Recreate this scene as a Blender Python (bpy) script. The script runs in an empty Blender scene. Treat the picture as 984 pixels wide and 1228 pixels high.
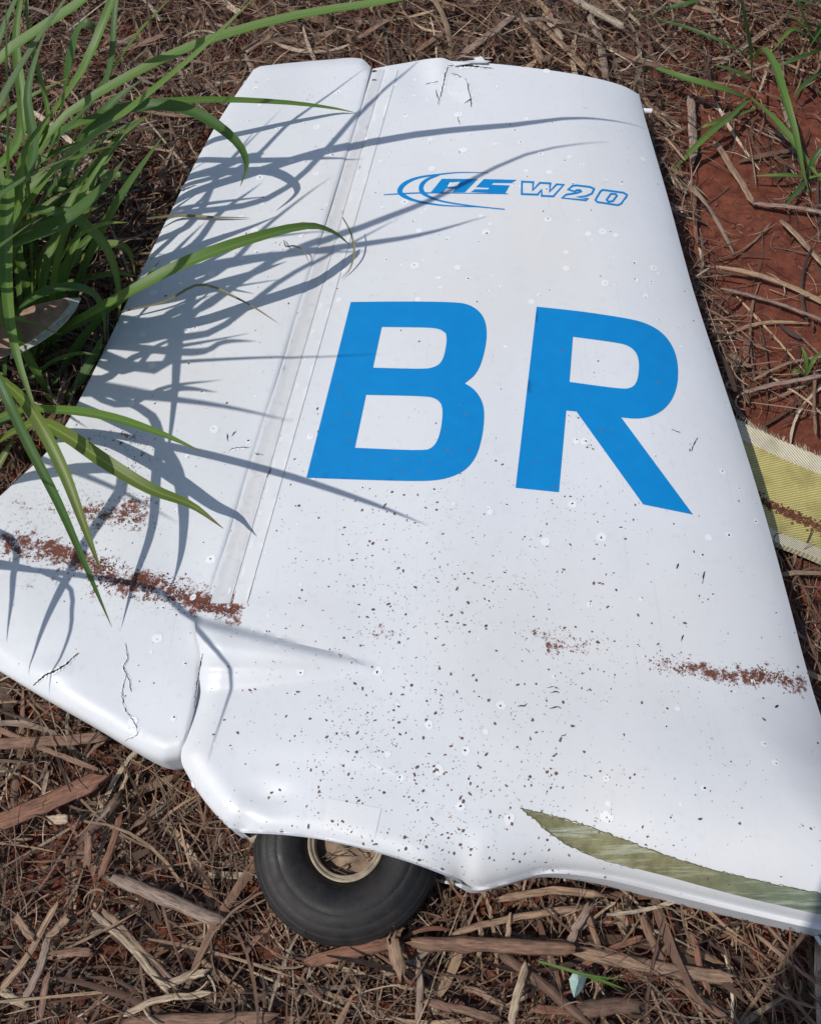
import bpy, math, random
import numpy as np
from mathutils import Vector, noise
from mathutils.bvhtree import BVHTree
from mathutils.geometry import delaunay_2d_cdt

random.seed(7); rng = np.random.default_rng(7)
sc = bpy.context.scene
col = sc.collection
R = math.radians

# ------------------------------------------------------------------ camera
HC, PITCH, FPX = 1.15, R(62), 1050.0          # height, downward pitch, focal length in photo pixels (984 wide)
cam_d = bpy.data.cameras.new('camera'); cam = bpy.data.objects.new('camera', cam_d); col.objects.link(cam)
cam.location = (0, 0, HC); cam.rotation_euler = (R(90) - PITCH, 0, 0)
cam_d.sensor_fit = 'HORIZONTAL'; cam_d.sensor_width = 36.0; cam_d.lens = 36.0 * FPX / 984.0
cam_d.clip_start = 0.01; cam_d.clip_end = 500
sc.camera = cam
# ------------------------------------------------------------------ light
SUN_EL, SUN_AZ = R(54), R(22)                 # shadows fall towards +x turned SUN_AZ to +y
w = bpy.data.worlds.new('World'); sc.world = w; w.use_nodes = True
nt = w.node_tree; bg = nt.nodes['Background']
sky = nt.nodes.new('ShaderNodeTexSky'); sky.sky_type = 'NISHITA'; sky.sun_disc = False
sky.sun_elevation = SUN_EL
sun_dir = Vector((-math.cos(SUN_AZ) * math.cos(SUN_EL), -math.sin(SUN_AZ) * math.cos(SUN_EL), math.sin(SUN_EL)))
sky.sun_rotation = math.atan2(sun_dir.x, sun_dir.y)
nt.links.new(sky.outputs[0], bg.inputs[0]); bg.inputs[1].default_value = 0.112
sun_d = bpy.data.lights.new('sun', 'SUN'); sun_d.energy = 3.4; sun_d.angle = R(0.6); sun_d.color = (1.0, 0.965, 0.91)
sun = bpy.data.objects.new('sun', sun_d); col.objects.link(sun)
sun.rotation_euler = sun_dir.to_track_quat('Z', 'Y').to_euler()
vs = sc.view_settings
vs.view_transform = 'Standard'; vs.look = 'None'; vs.exposure = -0.12; vs.gamma = 1.0; vs.use_curve_mapping = False

# ------------------------------------------------------------------ pixel <-> world
CP, SP = math.cos(PITCH), math.sin(PITCH)
def ray(u, v):
    a = (u - 492.0) / FPX; b = (614.0 - v) / FPX
    return a, CP + b * SP, -SP + b * CP
def P(u, v, z):
    dx, dy, dz = ray(u, v); k = (z - HC) / dz
    return Vector((dx * k, dy * k, z))
def Pn(uv, z):
    dx, dy, dz = ray(uv[..., 0], uv[..., 1]); k = (z - HC) / dz
    return np.stack([dx * k, dy * k, z + 0 * dx], -1)
def proj(p):
    x, y, z = p[..., 0], p[..., 1], p[..., 2] - HC
    f = y * CP - z * SP; up = y * SP + z * CP
    f = np.where(f < 0.05, 0.05, f)
    return np.stack([492 + FPX * x / f, 614 - FPX * up / f], -1)

# ------------------------------------------------------------------ object helpers
def tag(o, label=None, cat=None, group=None, kind=None):
    if label: o['label'] = label
    if cat: o['category'] = cat
    if group: o['group'] = group
    if kind: o['kind'] = kind
    return o
def empty(name, loc):
    o = bpy.data.objects.new(name, None); o.location = loc; o.empty_display_size = .05
    col.objects.link(o); o['_o'] = [loc[0], loc[1], loc[2]]; return o
def root_off(o):
    while o.parent: o = o.parent
    return np.array(o.location)
def mk(name, verts, faces, mat, parent=None, smooth=True, uv=None, vcol=None, sharp=None):
    v = np.array([tuple(q) for q in verts], dtype=float) if not isinstance(verts, np.ndarray) else verts
    o_loc = None
    if parent is not None: v = v - root_off(parent)
    else:
        o_loc = np.array([v[:, 0].mean(), v[:, 1].mean(), v[:, 2].min()]); v = v - o_loc
    me = bpy.data.meshes.new(name)
    if isinstance(faces, np.ndarray):
        nf, k = faces.shape
        me.vertices.add(len(v)); me.vertices.foreach_set('co', v.ravel())
        me.loops.add(nf * k); me.loops.foreach_set('vertex_index', faces.ravel().astype(np.int32))
        me.polygons.add(nf); me.polygons.foreach_set('loop_start', np.arange(0, nf * k, k, dtype=np.int32))
        me.polygons.foreach_set('loop_total', np.full(nf, k, dtype=np.int32))
        me.update(calc_edges=True)
    else:
        me.from_pydata([tuple(q) for q in v], [], faces)
    me.validate()
    if uv is not None:
        l = me.uv_layers.new(name='UVMap')
        vi = np.zeros(len(me.loops), dtype=np.int32); me.loops.foreach_get('vertex_index', vi)
        l.data.foreach_set('uv', np.asarray(uv, dtype=float)[vi].ravel())
    if vcol is not None:
        a = me.color_attributes.new('Col', 'FLOAT_COLOR', 'POINT')
        c = np.ones((len(v), 4)); c[:, :3] = vcol; a.data.foreach_set('color', c.ravel())
    if smooth: me.polygons.foreach_set('use_smooth', np.ones(len(me.polygons), dtype=bool))
    if sharp: me.set_sharp_from_angle(angle=R(sharp))
    me.materials.append(mat)
    o = bpy.data.objects.new(name, me); col.objects.link(o)
    if parent is not None: o.parent = parent
    else: o.location = o_loc
    return o

# ------------------------------------------------------------------ materials
def s2l(r, g, b):
    f = lambda c: (c / 255 / 12.92) if c / 255 <= .04045 else ((c / 255 + .055) / 1.055) ** 2.4
    return (f(r), f(g), f(b), 1)
class NT:
    def __init__(s, name):
        s.m = bpy.data.materials.new(name); s.m.use_nodes = True; s.t = s.m.node_tree
        s.b = s.t.nodes['Principled BSDF']; s.out = s.t.nodes['Material Output']
    def n(s, t, **k):
        x = s.t.nodes.new(t)
        for a, v in k.items(): setattr(x, a, v)
        return x
    def l(s, a, b): s.t.links.new(a, b)
    def coord(s, which='Object', scale=(1, 1, 1)):
        c = s.n('ShaderNodeTexCoord'); m = s.n('ShaderNodeMapping'); m.inputs['Scale'].default_value = scale
        s.l(c.outputs[which], m.inputs[0]); return m.outputs[0]
    def noise(s, vec, scale, detail=4, rough=.55):
        x = s.n('ShaderNodeTexNoise'); x.inputs['Scale'].default_value = scale
        x.inputs['Detail'].default_value = detail; x.inputs['Roughness'].default_value = rough
        s.l(vec, x.inputs['Vector']); return x.outputs['Fac']
    def ramp(s, fac, stops):
        r = s.n('ShaderNodeValToRGB'); e = r.color_ramp.elements
        while len(e) < len(stops): e.new(.5)
        for q, (p, c) in zip(e, stops): q.position = p; q.color = c if len(c) == 4 else (*c, 1)
        s.l(fac, r.inputs[0]); return r.outputs[0]
    def mix(s, fac, a, b, mode='MIX'):
        x = s.n('ShaderNodeMix', data_type='RGBA', blend_type=mode)
        for sock, val in ((x.inputs[0], fac), (x.inputs[6], a), (x.inputs[7], b)):
            if hasattr(val, 'is_linked'): s.l(val, sock)
            else: sock.default_value = val
        return x.outputs[2]
    def bump(s, h, strength, dist, base=None):
        b = s.n('ShaderNodeBump'); b.inputs['Strength'].default_value = strength; b.inputs['Distance'].default_value = dist
        s.l(h, b.inputs['Height'])
        if base is not None: s.l(base, b.inputs['Normal'])
        return b.outputs[0]
    def set(s, **k):
        for a, v in k.items():
            i = s.b.inputs[a]
            if hasattr(v, 'is_linked'): s.l(v, i)
            else: i.default_value = v
        return s

def g4(v): return (v, v, v, 1)
# glossy sun-aged gelcoat
def paint(name, base, dirt, damt=.35):
    t = NT(name); c = t.coord()
    big = t.noise(c, 3.0, 5); fine = t.noise(c, 90, 4)
    a = t.mix(t.ramp(big, [(.35, g4(0)), (.75, g4(1))]), base, tuple(q * .93 for q in base[:3]) + (1,))
    grime = t.ramp(fine, [(.56, g4(0)), (.78, g4(1))])
    mx = t.n('ShaderNodeMath', operation='MULTIPLY'); t.l(grime, mx.inputs[0]); mx.inputs[1].default_value = damt
    a = t.mix(mx.outputs[0], a, dirt)
    a = t.mix(t.ramp(t.noise(c, 2.3, 3), [(.5, g4(0)), (.72, g4(.4))]), a, (base[0]*1.02, base[1]*.95, base[2]*.84, 1))
    for rot_, k_ in ((.5, .16), (-.9, .13), (1.6, .12)):
        mp = t.n('ShaderNodeMapping'); mp.inputs['Rotation'].default_value = (0, 0, rot_); mp.inputs['Scale'].default_value = (260, 5, 5); t.l(c, mp.inputs[0])
        a = t.mix(t.ramp(t.noise(mp.outputs[0], 1.0, 2), [(.70, g4(0)), (.76, g4(k_))]), a, dirt)
    at = t.n('ShaderNodeVertexColor', layer_name='Col'); sp = t.n('ShaderNodeSeparateColor'); t.l(at.outputs[0], sp.inputs[0])
    nz = t.noise(c, 95, 9, .82); nb = t.noise(c, 26, 4, .6)
    def mth(op, x, y):
        q = t.n('ShaderNodeMath', operation=op)
        for k_, e_ in enumerate((x, y)):
            if hasattr(e_, 'is_linked'): t.l(e_, q.inputs[k_])
            else: q.inputs[k_].default_value = e_
        return q.outputs[0]
    sd = mth('ADD', mth('MULTIPLY', sp.outputs[0], .74), mth('ADD', mth('MULTIPLY', mth('SUBTRACT', nz, .5), 2.6), mth('MULTIPLY', mth('SUBTRACT', nb, .5), 1.1)))
    sd = mth('MULTIPLY', t.ramp(sd, [(.40, g4(0)), (.56, g4(1))]), mth('GREATER_THAN', sp.outputs[0], .03))
    a = t.mix(sd, a, t.mix(nb, (.10, .030, .019, 1), (.20, .068, .040, 1)))
    r = t.ramp(t.noise(c, 14, 5), [(.3, g4(.34)), (.7, g4(.56))])
    bw = t.bump(t.noise(c, 6, 3), .12, .02)
    t.set(**{'Base Color': a, 'Roughness': r, 'Normal': t.bump(fine, .03, .002, bw), 'Specular IOR Level': .45}); return t.m
M = {}
M['white'] = paint('gelcoat_white', (.69, .70, .715, 1), (.40, .36, .33, 1), .16)
M['rudder'] = paint('gelcoat_rudder', (.685, .695, .71, 1), (.40, .36, .33, 1), .2)
M['seal'] = paint('hinge_seal_grey', (.61, .61, .615, 1), (.36, .33, .30, 1), .35)
M['tape'] = paint('seal_tape', (.71, .715, .72, 1), (.45, .41, .36, 1), .35)
M['spot'] = paint('chalky_spot', (.80, .81, .82, 1), (.6, .6, .6, 1), .1)
M['sticker'] = paint('clear_sticker', (.72, .725, .73, 1), (.5, .5, .5, 1), .1)
def simple(name, base, rough=.6, var=.3, scale=60, bump=.2, dist=.002, spec=.4):
    t = NT(name); c = t.coord(); f = t.noise(c, scale, 5)
    d = tuple(q * (1 - var) for q in base[:3]) + (1,); l = tuple(min(1, q * (1 + var)) for q in base[:3]) + (1,)
    t.set(**{'Base Color': t.ramp(f, [(.3, d), (.7, l)]), 'Roughness': rough, 'Normal': t.bump(f, bump, dist), 'Specular IOR Level': spec}); return t.m
M['blue'] = simple('vinyl_blue', s2l(8, 128, 194), .38, .04, 40, .02)
M['dark'] = simple('crack_dark', (.03, .026, .024, 1), .9)
M['mud'] = simple('soil_speck', (.155, .098, .08, 1), .95, .4, 300)
M['redmud'] = simple('red_soil_smear', (.135, .045, .028, 1), .95, .5, 200)
M['rubber0'] = simple('tyre_rubber', (.020, .019, .019, 1), .52, .5, 30, .25, .0015, .45)
def rubber():
    t = NT('tyre_rubber_dusty'); c = t.coord(); n = t.noise(c, 22, 7, .7); f = t.noise(c, 160, 5, .7)
    a = t.mix(t.ramp(n, [(.48, g4(0)), (.72, g4(.55))]), (.012, .0115, .012, 1), (.045, .032, .026, 1))
    a = t.mix(t.ramp(f, [(.64, g4(0)), (.76, g4(.35))]), a, (.10, .07, .055, 1))
    t.set(**{'Base Color': a, 'Roughness': t.ramp(n, [(.35, g4(.42)), (.65, g4(.75))]), 'Normal': t.bump(f, .25, .0012), 'Specular IOR Level': .45}); return t.m
M['rubber'] = rubber()
M['rim'] = simple('rim_cream', (.40, .335, .25, 1), .6, .35, 70, .3)
M['hub'] = simple('hub_dirty', (.25, .175, .12, 1), .8, .55, 55, .5)
M['inner'] = simple('shell_inside', (.10, .09, .07, 1), .9)
M['clod'] = simple('soil_clod', (.15, .052, .032, 1), .95, .35, 150, .5, .003)
M['shard'] = simple('pale_green_shard', (.34, .46, .42, 1), .25, .2, 80)
M['twig'] = simple('dry_twig', (.16, .11, .085, 1), .85, .4, 120)
M['leafdry'] = simple('dry_leaf', (.34, .215, .15, 1), .8, .3, 70, .3)
M['leafedge'] = simple('dry_leaf_pale', (.42, .42, .36, 1), .8, .25, 120)

def soil_mat():
    t = NT('red_soil'); c = t.coord()
    n1 = t.noise(c, 4, 6, .6); n2 = t.noise(c, 45, 8, .7); n3 = t.noise(c, 260, 5, .7)
    a = t.ramp(n1, [(.3, (.16, .047, .027, 1)), (.7, (.25, .082, .048, 1))])
    a = t.mix(t.ramp(n2, [(.35, g4(1)), (.6, g4(0))]), a, (.10, .030, .020, 1))
    a = t.mix(t.ramp(n3, [(.66, g4(0)), (.74, g4(.6))]), a, (.26, .13, .09, 1))
    b = t.bump(n2, .55, .012); b = t.bump(n3, .5, .003, b)
    t.set(**{'Base Color': a, 'Roughness': .95, 'Normal': b, 'Specular IOR Level': .15}); return t.m
M['soil'] = soil_mat()
def straw_mat():
    t = NT('dry_cane_straw')
    v = t.n('ShaderNodeVertexColor', layer_name='Col')
    uv = t.coord('UV', (1, 1, 1))
    m = t.n('ShaderNodeMapping'); m.inputs['Scale'].default_value = (9, .5, 1)
    t.l(uv, m.inputs[0])
    f = t.noise(m.outputs[0], 3.0, 5, .7); blot = t.noise(t.coord(), 55, 4)
    m2 = t.n('ShaderNodeMapping'); m2.inputs['Scale'].default_value = (3.2, .16, 1); t.l(uv, m2.inputs[0])
    f2 = t.noise(m2.outputs[0], 3.0, 3, .6)
    a = t.mix(t.ramp(f2, [(.38, g4(0)), (.62, g4(.55))]), v.outputs[0], t.mix(.6, v.outputs[0], (.09, .045, .030, 1)))
    a = t.mix(t.ramp(f, [(.34, g4(.85)), (.56, g4(0))]), a, (.045, .027, .019, 1))
    a = t.mix(t.ramp(f, [(.6, g4(0)), (.75, g4(.3))]), a, (.55, .44, .31, 1))
    a = t.mix(t.ramp(blot, [(.5, g4(0)), (.75, g4(.65))]), a, (.10, .06, .042, 1))
    t.set(**{'Base Color': a, 'Roughness': .62, 'Normal': t.bump(f, .6, .0016), 'Specular IOR Level': .35}); return t.m
M['straw'] = straw_mat()
def grass_mat(name, c0, c1, tip, rib):
    t = NT(name); uv = t.n('ShaderNodeTexCoord'); sp = t.n('ShaderNodeSeparateXYZ'); t.l(uv.outputs['UV'], sp.inputs[0])
    m = t.n('ShaderNodeMapping'); m.inputs['Scale'].default_value = (14, .35, 1); t.l(uv.outputs['UV'], m.inputs[0])
    f = t.noise(m.outputs[0], 2.0, 3); blot = t.noise(t.coord(), 18, 4)
    a = t.mix(f, c0, c1); a = t.mix(t.ramp(blot, [(.5, g4(0)), (.8, g4(.5))]), a, tip)
    ribf = t.ramp(sp.outputs[0], [(.40, g4(0)), (.47, g4(1)), (.53, g4(1)), (.60, g4(0))])
    a = t.mix(ribf, a, rib)
    tipf = t.ramp(sp.outputs[1], [(.86, g4(0)), (1.0, g4(.9))])
    a = t.mix(tipf, a, tip)
    t.set(**{'Base Color': a, 'Roughness': .42, 'Normal': t.bump(f, .35, .001), 'Specular IOR Level': .4})
    tr = t.n('ShaderNodeBsdfTranslucent'); t.l(t.mix(.5, a, (.16, .26, .03, 1)), tr.inputs[0])
    ms = t.n('ShaderNodeMixShader'); ms.inputs[0].default_value = .3
    t.l(t.b.outputs[0], ms.inputs[1]); t.l(tr.outputs[0], ms.inputs[2]); t.l(ms.outputs[0], t.out.inputs[0]); return t.m
M['g1'] = grass_mat('grass_green', (.075, .155, .024, 1), (.15, .25, .045, 1), (.16, .17, .05, 1), (.15, .24, .08, 1))
M['g2'] = grass_mat('grass_dark', (.042, .105, .024, 1), (.085, .17, .036, 1), (.09, .10, .03, 1), (.07, .14, .05, 1))
M['g3'] = grass_mat('grass_yellowing', (.10, .16, .025, 1), (.16, .21, .04, 1), (.16, .085, .05, 1), (.24, .27, .09, 1))
M['g4'] = grass_mat('grass_straw', (.22, .17, .09, 1), (.30, .24, .13, 1), (.14, .09, .06, 1), (.32, .27, .16, 1))
def fibre_mat(name, c0, c1, scale, rot):
    t = NT(name); tc = t.n('ShaderNodeTexCoord'); m = t.n('ShaderNodeMapping'); m.inputs['Rotation'].default_value = (0, 0, rot)
    t.l(tc.outputs['Object'], m.inputs[0])
    wv = t.n('ShaderNodeTexWave', wave_type='BANDS', bands_direction='Y'); wv.inputs['Scale'].default_value = scale
    wv.inputs['Distortion'].default_value = 1.6; wv.inputs['Detail'].default_value = 4; wv.inputs['Detail Scale'].default_value = 2
    t.l(m.outputs[0], wv.inputs[0])
    wx = t.n('ShaderNodeTexWave', wave_type='BANDS', bands_direction='X'); wx.inputs['Scale'].default_value = scale * 1.6; t.l(m.outputs[0], wx.inputs[0])
    n = t.noise(t.coord(), 30, 5)
    a = t.mix(wv.outputs['Fac'], c0, c1); a = t.mix(t.ramp(n, [(.45, g4(0)), (.75, g4(.6))]), a, tuple(q * .62 for q in c0[:3]) + (1,))
    b = t.bump(wv.outputs['Fac'], .7, .0012); b = t.bump(wx.outputs['Fac'], .25, .0006, b)
    t.set(**{'Base Color': a, 'Roughness': .6, 'Normal': b}); return t.m
M['kevlar'] = fibre_mat('yellow_weave', (.34, .28, .075, 1), (.66, .57, .23, 1), 84, R(-14))
M['rawglass'] = fibre_mat('frayed_laminate', (.52, .45, .30, 1), (.72, .66, .48, 1), 90, R(60))
def olive_mat():
    t = NT('scraped_laminate'); c = t.coord()
    x = t.n('ShaderNodeSeparateXYZ'); t.l(c, x.inputs[0])
    g = t.ramp(x.outputs[0], [(0, g4(0)), (1, g4(1))])
    n = t.noise(c, 40, 6, .7)
    mp = t.n('ShaderNodeMapping'); mp.inputs['Rotation'].default_value = (0, 0, R(22)); mp.inputs['Scale'].default_value = (4, 60, 1); t.l(c, mp.inputs[0])
    sc_ = t.noise(mp.outputs[0], 2.2, 5, .7)
    a = t.mix(t.ramp(n, [(.35, g4(0)), (.65, g4(1))]), (.125, .12, .050, 1), (.26, .245, .125, 1))
    mr = t.n('ShaderNodeMapRange'); t.l(x.outputs[0], mr.inputs[0]); mr.inputs[1].default_value = .25; mr.inputs[2].default_value = .43
    a = t.mix(mr.outputs[0], a, (.13, .19, .145, 1))
    a = t.mix(t.ramp(sc_, [(.52, g4(0)), (.66, g4(.8))]), a, (.45, .46, .37, 1))
    wv = t.n('ShaderNodeTexWave'); wv.inputs['Scale'].default_value = 130; t.l(c, wv.inputs[0])
    t.set(**{'Base Color': a, 'Roughness': .75, 'Normal': t.bump(wv.outputs['Fac'], .12, .0006)}); return t.m
M['olive'] = olive_mat(); M['olivedark'] = simple('scraped_edge', (.12, .115, .065, 1), .9, .4, 200)

# ------------------------------------------------------------------ curves
def crv(knots):
    k = np.array(knots, float); t = k[:, 0]; p = k[:, 1:]
    m = np.zeros_like(p); m[1:-1] = (p[2:] - p[:-2]) / (t[2:] - t[:-2])[:, None]
    m[0] = (p[1] - p[0]) / (t[1] - t[0]); m[-1] = (p[-1] - p[-2]) / (t[-1] - t[-2])
    def f(x):
        x = np.asarray(x, float); i = np.clip(np.searchsorted(t, x, 'right') - 1, 0, len(t) - 2)
        h = (t[i + 1] - t[i]); q = (x - t[i]) / h; h = h[..., None]; q = q[..., None]
        return ((2*q**3 - 3*q**2 + 1) * p[i] + (q**3 - 2*q**2 + q) * h * m[i] + (-2*q**3 + 3*q**2) * p[i+1] + (q**3 - q**2) * h * m[i+1])
    return f
def coons(Lf, Rf, Tf, Bf, ns, ntt):
    s = np.linspace(0, 1, ns); t = np.linspace(0, 1, ntt)
    Lp, Rp, Tp, Bp = Lf(t), Rf(t), Tf(s), Bf(s)
    S = s[None, :, None]; T = t[:, None, None]
    return ((1-S)*Lp[:, None] + S*Rp[:, None] + (1-T)*Tp[None] + T*Bp[None]
            - ((1-S)*(1-T)*Lp[0] + S*(1-T)*Rp[0] + (1-S)*T*Lp[-1] + S*T*Rp[-1])), np.broadcast_to(s, (ntt, ns)), np.broadcast_to(t[:, None], (ntt, ns))
def dist_poly(p, line):
    d = np.full(p.shape[:-1], 1e9)
    for a, b in zip(line[:-1], line[1:]):
        ab = b - a; L = (ab**2).sum() + 1e-12
        q = np.clip(((p - a) * ab).sum(-1) / L, 0, 1)
        d = np.minimum(d, np.sqrt((((p - a) - q[..., None] * ab)**2).sum(-1)))
    return d
def sstep(a, b, x):
    q = np.clip((x - a) / (b - a), 0, 1); return q*q*(3 - 2*q)
def circ(d, wd):
    q = 1 - np.clip(d / wd, 0, 1); return np.sqrt(np.maximum(0, 1 - q*q))
def inside(pts, poly):
    x, y = pts[..., 0], pts[..., 1]; r = np.zeros(x.shape, bool); n = len(poly)
    for i in range(n):
        x0, y0 = poly[i]; x1, y1 = poly[(i+1) % n]
        c = ((y0 > y) != (y1 > y)) & (x < (x1 - x0) * (y - y0) / ((y1 - y0) + 1e-12) + x0); r ^= c
    return r

# ================================================================== GROUND
ZM = 0.075                                     # mid plane of the fin lying on its side
fx = np.concatenate([-np.geomspace(60, 1.75, 26), np.arange(-1.7, 1.9, .014), np.geomspace(1.95, 60, 26)])
fy = np.concatenate([-np.geomspace(60, .75, 26), np.arange(-.7, 2.7, .014), np.geomspace(2.75, 60, 26)])
gx, gy = np.meshgrid(fx, fy)
def gz(x, y):
    n1 = noise.noise(Vector((x*3.1, y*3.1, 1.7))); n2 = noise.noise(Vector((x*11, y*11, 4.2)))
    n3 = noise.noise(Vector((x*34, y*34, 9.1))); n4 = noise.noise(Vector((x*85, y*85, 2.2)))
    return -.008 + .011*n1 + .007*n2 + .0045*n3 + .0022*n4
gzz = np.array([gz(a, b) for a, b in zip(gx.ravel(), gy.ravel())])
gv = np.stack([gx.ravel(), gy.ravel(), gzz], -1)
ny, nx = gx.shape; ii = np.arange(ny*nx).reshape(ny, nx)
gf = np.stack([ii[:-1, :-1], ii[:-1, 1:], ii[1:, 1:], ii[1:, :-1]], -1).reshape(-1, 4)
tag(mk('ground', gv, gf, M['soil']), 'bare red soil ground under the straw', 'soil', kind='structure')

# ================================================================== TAIL FIN
fin = empty('tail_fin', P(520, 620, 0.0))
tag(fin, 'broken white glider tail fin with large blue letters lying flat on straw', 'aircraft tail')
FL = [(0,447,82),(.30,352,388),(.60,254.5,702),(.62,248.5,722),(.645,233.5,741),(.70,240,790),(.77,233.5,850),(.84,217,906),(.88,226,932),(.93,250,967),(.97,275,993),(1,292,999)]
FR = [(0,766,113),(.03,772,138),(.12,800,235),(.22,830,345),(.30,859,435),(.39,890,530),(.48,919,625),(.57,945,720),(.645,966,800),(.70,985,862),(.74,1004,903),(.79,1050,940),(.84,1130,968),(.90,1330,1012),(.95,1350,1100),(1,1335,1190)]
FT = [(0,447,82),(.1,480,76),(.25,528,69),(.3,545,74),(.45,590,76),(.6,645,82),(.78,702,91),(.92,745,102),(1,766,113)]
FB = [(0,292,999),(.1,345,1002),(.2,400,1010),(.3,480,1031),(.37,540,1053),(.405,568,1068),(.44,600,1062),(.5,655,1048),(.56,720,1054),(.64,800,1073),(.74,900,1097),(.82,984,1116),(1,1335,1190)]
NS, NTT = 171, 231
uvF, SS, TT = coons(crv(FL), crv(FR), crv(FT), crv(FB), NS, NTT)
def w2(f, a, b, n=60): return Pn(f(np.linspace(a, b, n)), .1)[:, :2]
XY = Pn(uvF, .12)[..., :2]
dR = dist_poly(XY, w2(crv(FR), 0, .9)); dK = dist_poly(XY, w2(crv(FB), .385, 1)); dT = dist_poly(XY, w2(crv(FT), 0, 1))
dH = dist_poly(XY, w2(crv(FL), .66, 1)); dF = dist_poly(XY, w2(crv(FB), 0, .40))
U, V = uvF[..., 0], uvF[..., 1]
rb = .062 + .036 * sstep(520, 1000, U)
h0 = .030 + .022 * sstep(0, .6, SS) + .018 * sstep(.55, .85, TT) * (1 - .4 * sstep(0, .5, SS))
base = rb + (h0 - rb) * sstep(0, .17, dK - rb)
wR = .15 + (.095 - .15) * sstep(.62, .78, TT)
h = base * circ(dK, rb)**.8 * circ(dR, wR)**.9 * (.55 + .45 * circ(dT, .018)) * (.55 + .45 * circ(dH, .034)) * (.80 + .20 * circ(dF, .02))
Z = ZM + h
# recessed hinge cove next to the rudder
hx = 449 - 198 * (V - 82) / 640
Z -= .0018 * (1 - sstep(12, 17, U - hx)) * (V < 735)
# tapering half-cone stump of the tailplane fairing
ax0, ay0, ax1, ay1 = 226, 764, 452, 801
al = ((U - ax0)*(ax1-ax0) + (V - ay0)*(ay1-ay0)) / ((ax1-ax0)**2 + (ay1-ay0)**2)
pe = (-(U - ax0)*(ay1-ay0) + (V - ay0)*(ax1-ax0)) / math.hypot(ax1-ax0, ay1-ay0)
wd = 26 * np.clip(1 - al, .02, 1.2) + 3
q = pe / wd
prof = np.where(q < 0, sstep(-1.0, -.48, q) * (1 - .12*q*q), np.where(q < 1.3, 1 - .62*np.clip(q, 0, 9)**1.6/1.52, 0) * (q < 1.3) + .38 * (q >= 1.3) * (1 - sstep(1.3, 2.6, q)))
Z += .032 * np.clip(1 - al, 0, 1.1)**.85 * prof * (np.abs(q) < 3) * sstep(-.25, -.02, al)
# dents: crushed tip skin, dimple in the tail cone, long soft waves
Z += .006 * np.exp(-(((U - 528)/14)**2 + ((V - 78)/22)**2)) - .004 * np.exp(-(((U - 505)/22)**2 + ((V - 100)/26)**2))
Z -= .004 * np.exp(-(((U - 318)/30)**2 + ((V - 955)/16)**2))
Z += .0012 * np.sin(U * .031 + V * .012) * np.sin(V * .017 + 1.0) * circ(dR, .1)
topF = Pn(uvF, Z)
botF = topF.copy(); botF[..., 2] = np.maximum(2 * ZM - Z, -.03)
def shell(top, bot, skip=None):
    n, m = top.shape[:2]; idx = np.arange(n*m).reshape(n, m); N = n*m
    f = [tuple(x) for x in np.stack([idx[:-1, :-1], idx[1:, :-1], idx[1:, 1:], idx[:-1, 1:]], -1).reshape(-1, 4)]
    f += [tuple(x) for x in (np.stack([idx[:-1, :-1], idx[:-1, 1:], idx[1:, 1:], idx[1:, :-1]], -1).reshape(-1, 4) + N)]
    loop = list(idx[0, :]) + list(idx[1:, -1]) + list(idx[-1, -2::-1]) + list(idx[-2:0:-1, 0])
    for a, b in zip(loop, loop[1:] + loop[:1]):
        if skip and skip(a, b, m): continue
        f.append((a, b, b + N, a + N))
    return np.concatenate([top.reshape(-1, 3), bot.reshape(-1, 3)]), f
nF = NTT
def skipF(a, b, m):
    return a // m == NTT-1 and b // m == NTT-1 and (a % m) / (NS-1) < .39
SM = [([(10,652),(70,662),(120,678),(150,697),(200,708),(240,722),(275,735)], 20, .62), ([(120,686),(150,698),(190,707),(225,718)], 14, .35), ([(100,618),(130,622),(160,610),(166,628)], 17, .55), ([(235,727),(262,732),(280,737)], 7, .6),
      ([(20,620),(60,612),(110,600),(160,590)], 34, .25), ([(40,680),(110,700),(190,728)], 26, .18), ([(110,520),(160,530),(170,560)], 20, .3), ([(795,797),(830,802),(880,812),(925,812),(955,822)], 14, .55), ([(890,805),(930,815),(955,824)], 10, .25), ([(640,763),(690,770),(740,780)], 14, .3), ([(685,770),(705,778)], 9, .25), ([(450,760),(470,760)], 8, .35)]
def stain(uv):
    d = np.zeros(uv.shape[:-1])
    for l, sg, am in SM: d = np.maximum(d, am * np.exp(-(dist_poly(uv, np.array(l, float)) / sg)**2)) + .15 * am * np.exp(-(dist_poly(uv, np.array(l, float)) / sg)**2)
    d = np.where(d < .03, 0, d).reshape(-1); d = np.concatenate([d, 0*d]); return np.stack([d, d, d], -1)
vF, fF = shell(topF, botF, skipF)
o_fin = mk('fin_shell', vF, fF, M['white'], fin, sharp=40, vcol=stain(uvF))

RL = [(0,304,83),(.12,265,140),(.25,225,213),(.42,165,335),(.58,100,470),(.66,62,535),(.72,16,580),(.76,-10,608),(.84,-38,680),(.92,-36,750),(1,-8,800)]
RR = [(0,445,80),(.06,429,140),(.36,340,428),(.63,256,698),(.66,249,722),(.70,234,743),(.78,240,790),(.88,233,850),(1,215,912)]
RT = [(0,304,83),(.05,313,79),(.6,395,71),(.92,433,70),(1,445,80)]
RB = [(0,-8,800),(.2,40,829),(.5,110,869),(.7,150,893),(.9,192,914),(1,215,912)]
uvR, SR, TR = coons(crv(RL), crv(RR), crv(RT), crv(RB), 81, 161)
XR = Pn(uvR, .1)[..., :2]
dB = dist_poly(XR, w2(crv(RB), 0, 1)); dTR = dist_poly(XR, w2(crv(RT), 0, 1)); dHR = dist_poly(XR, w2(crv(RR), 0, 1)); dLR = dist_poly(XR, w2(crv(RL), 0, 1))
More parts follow.
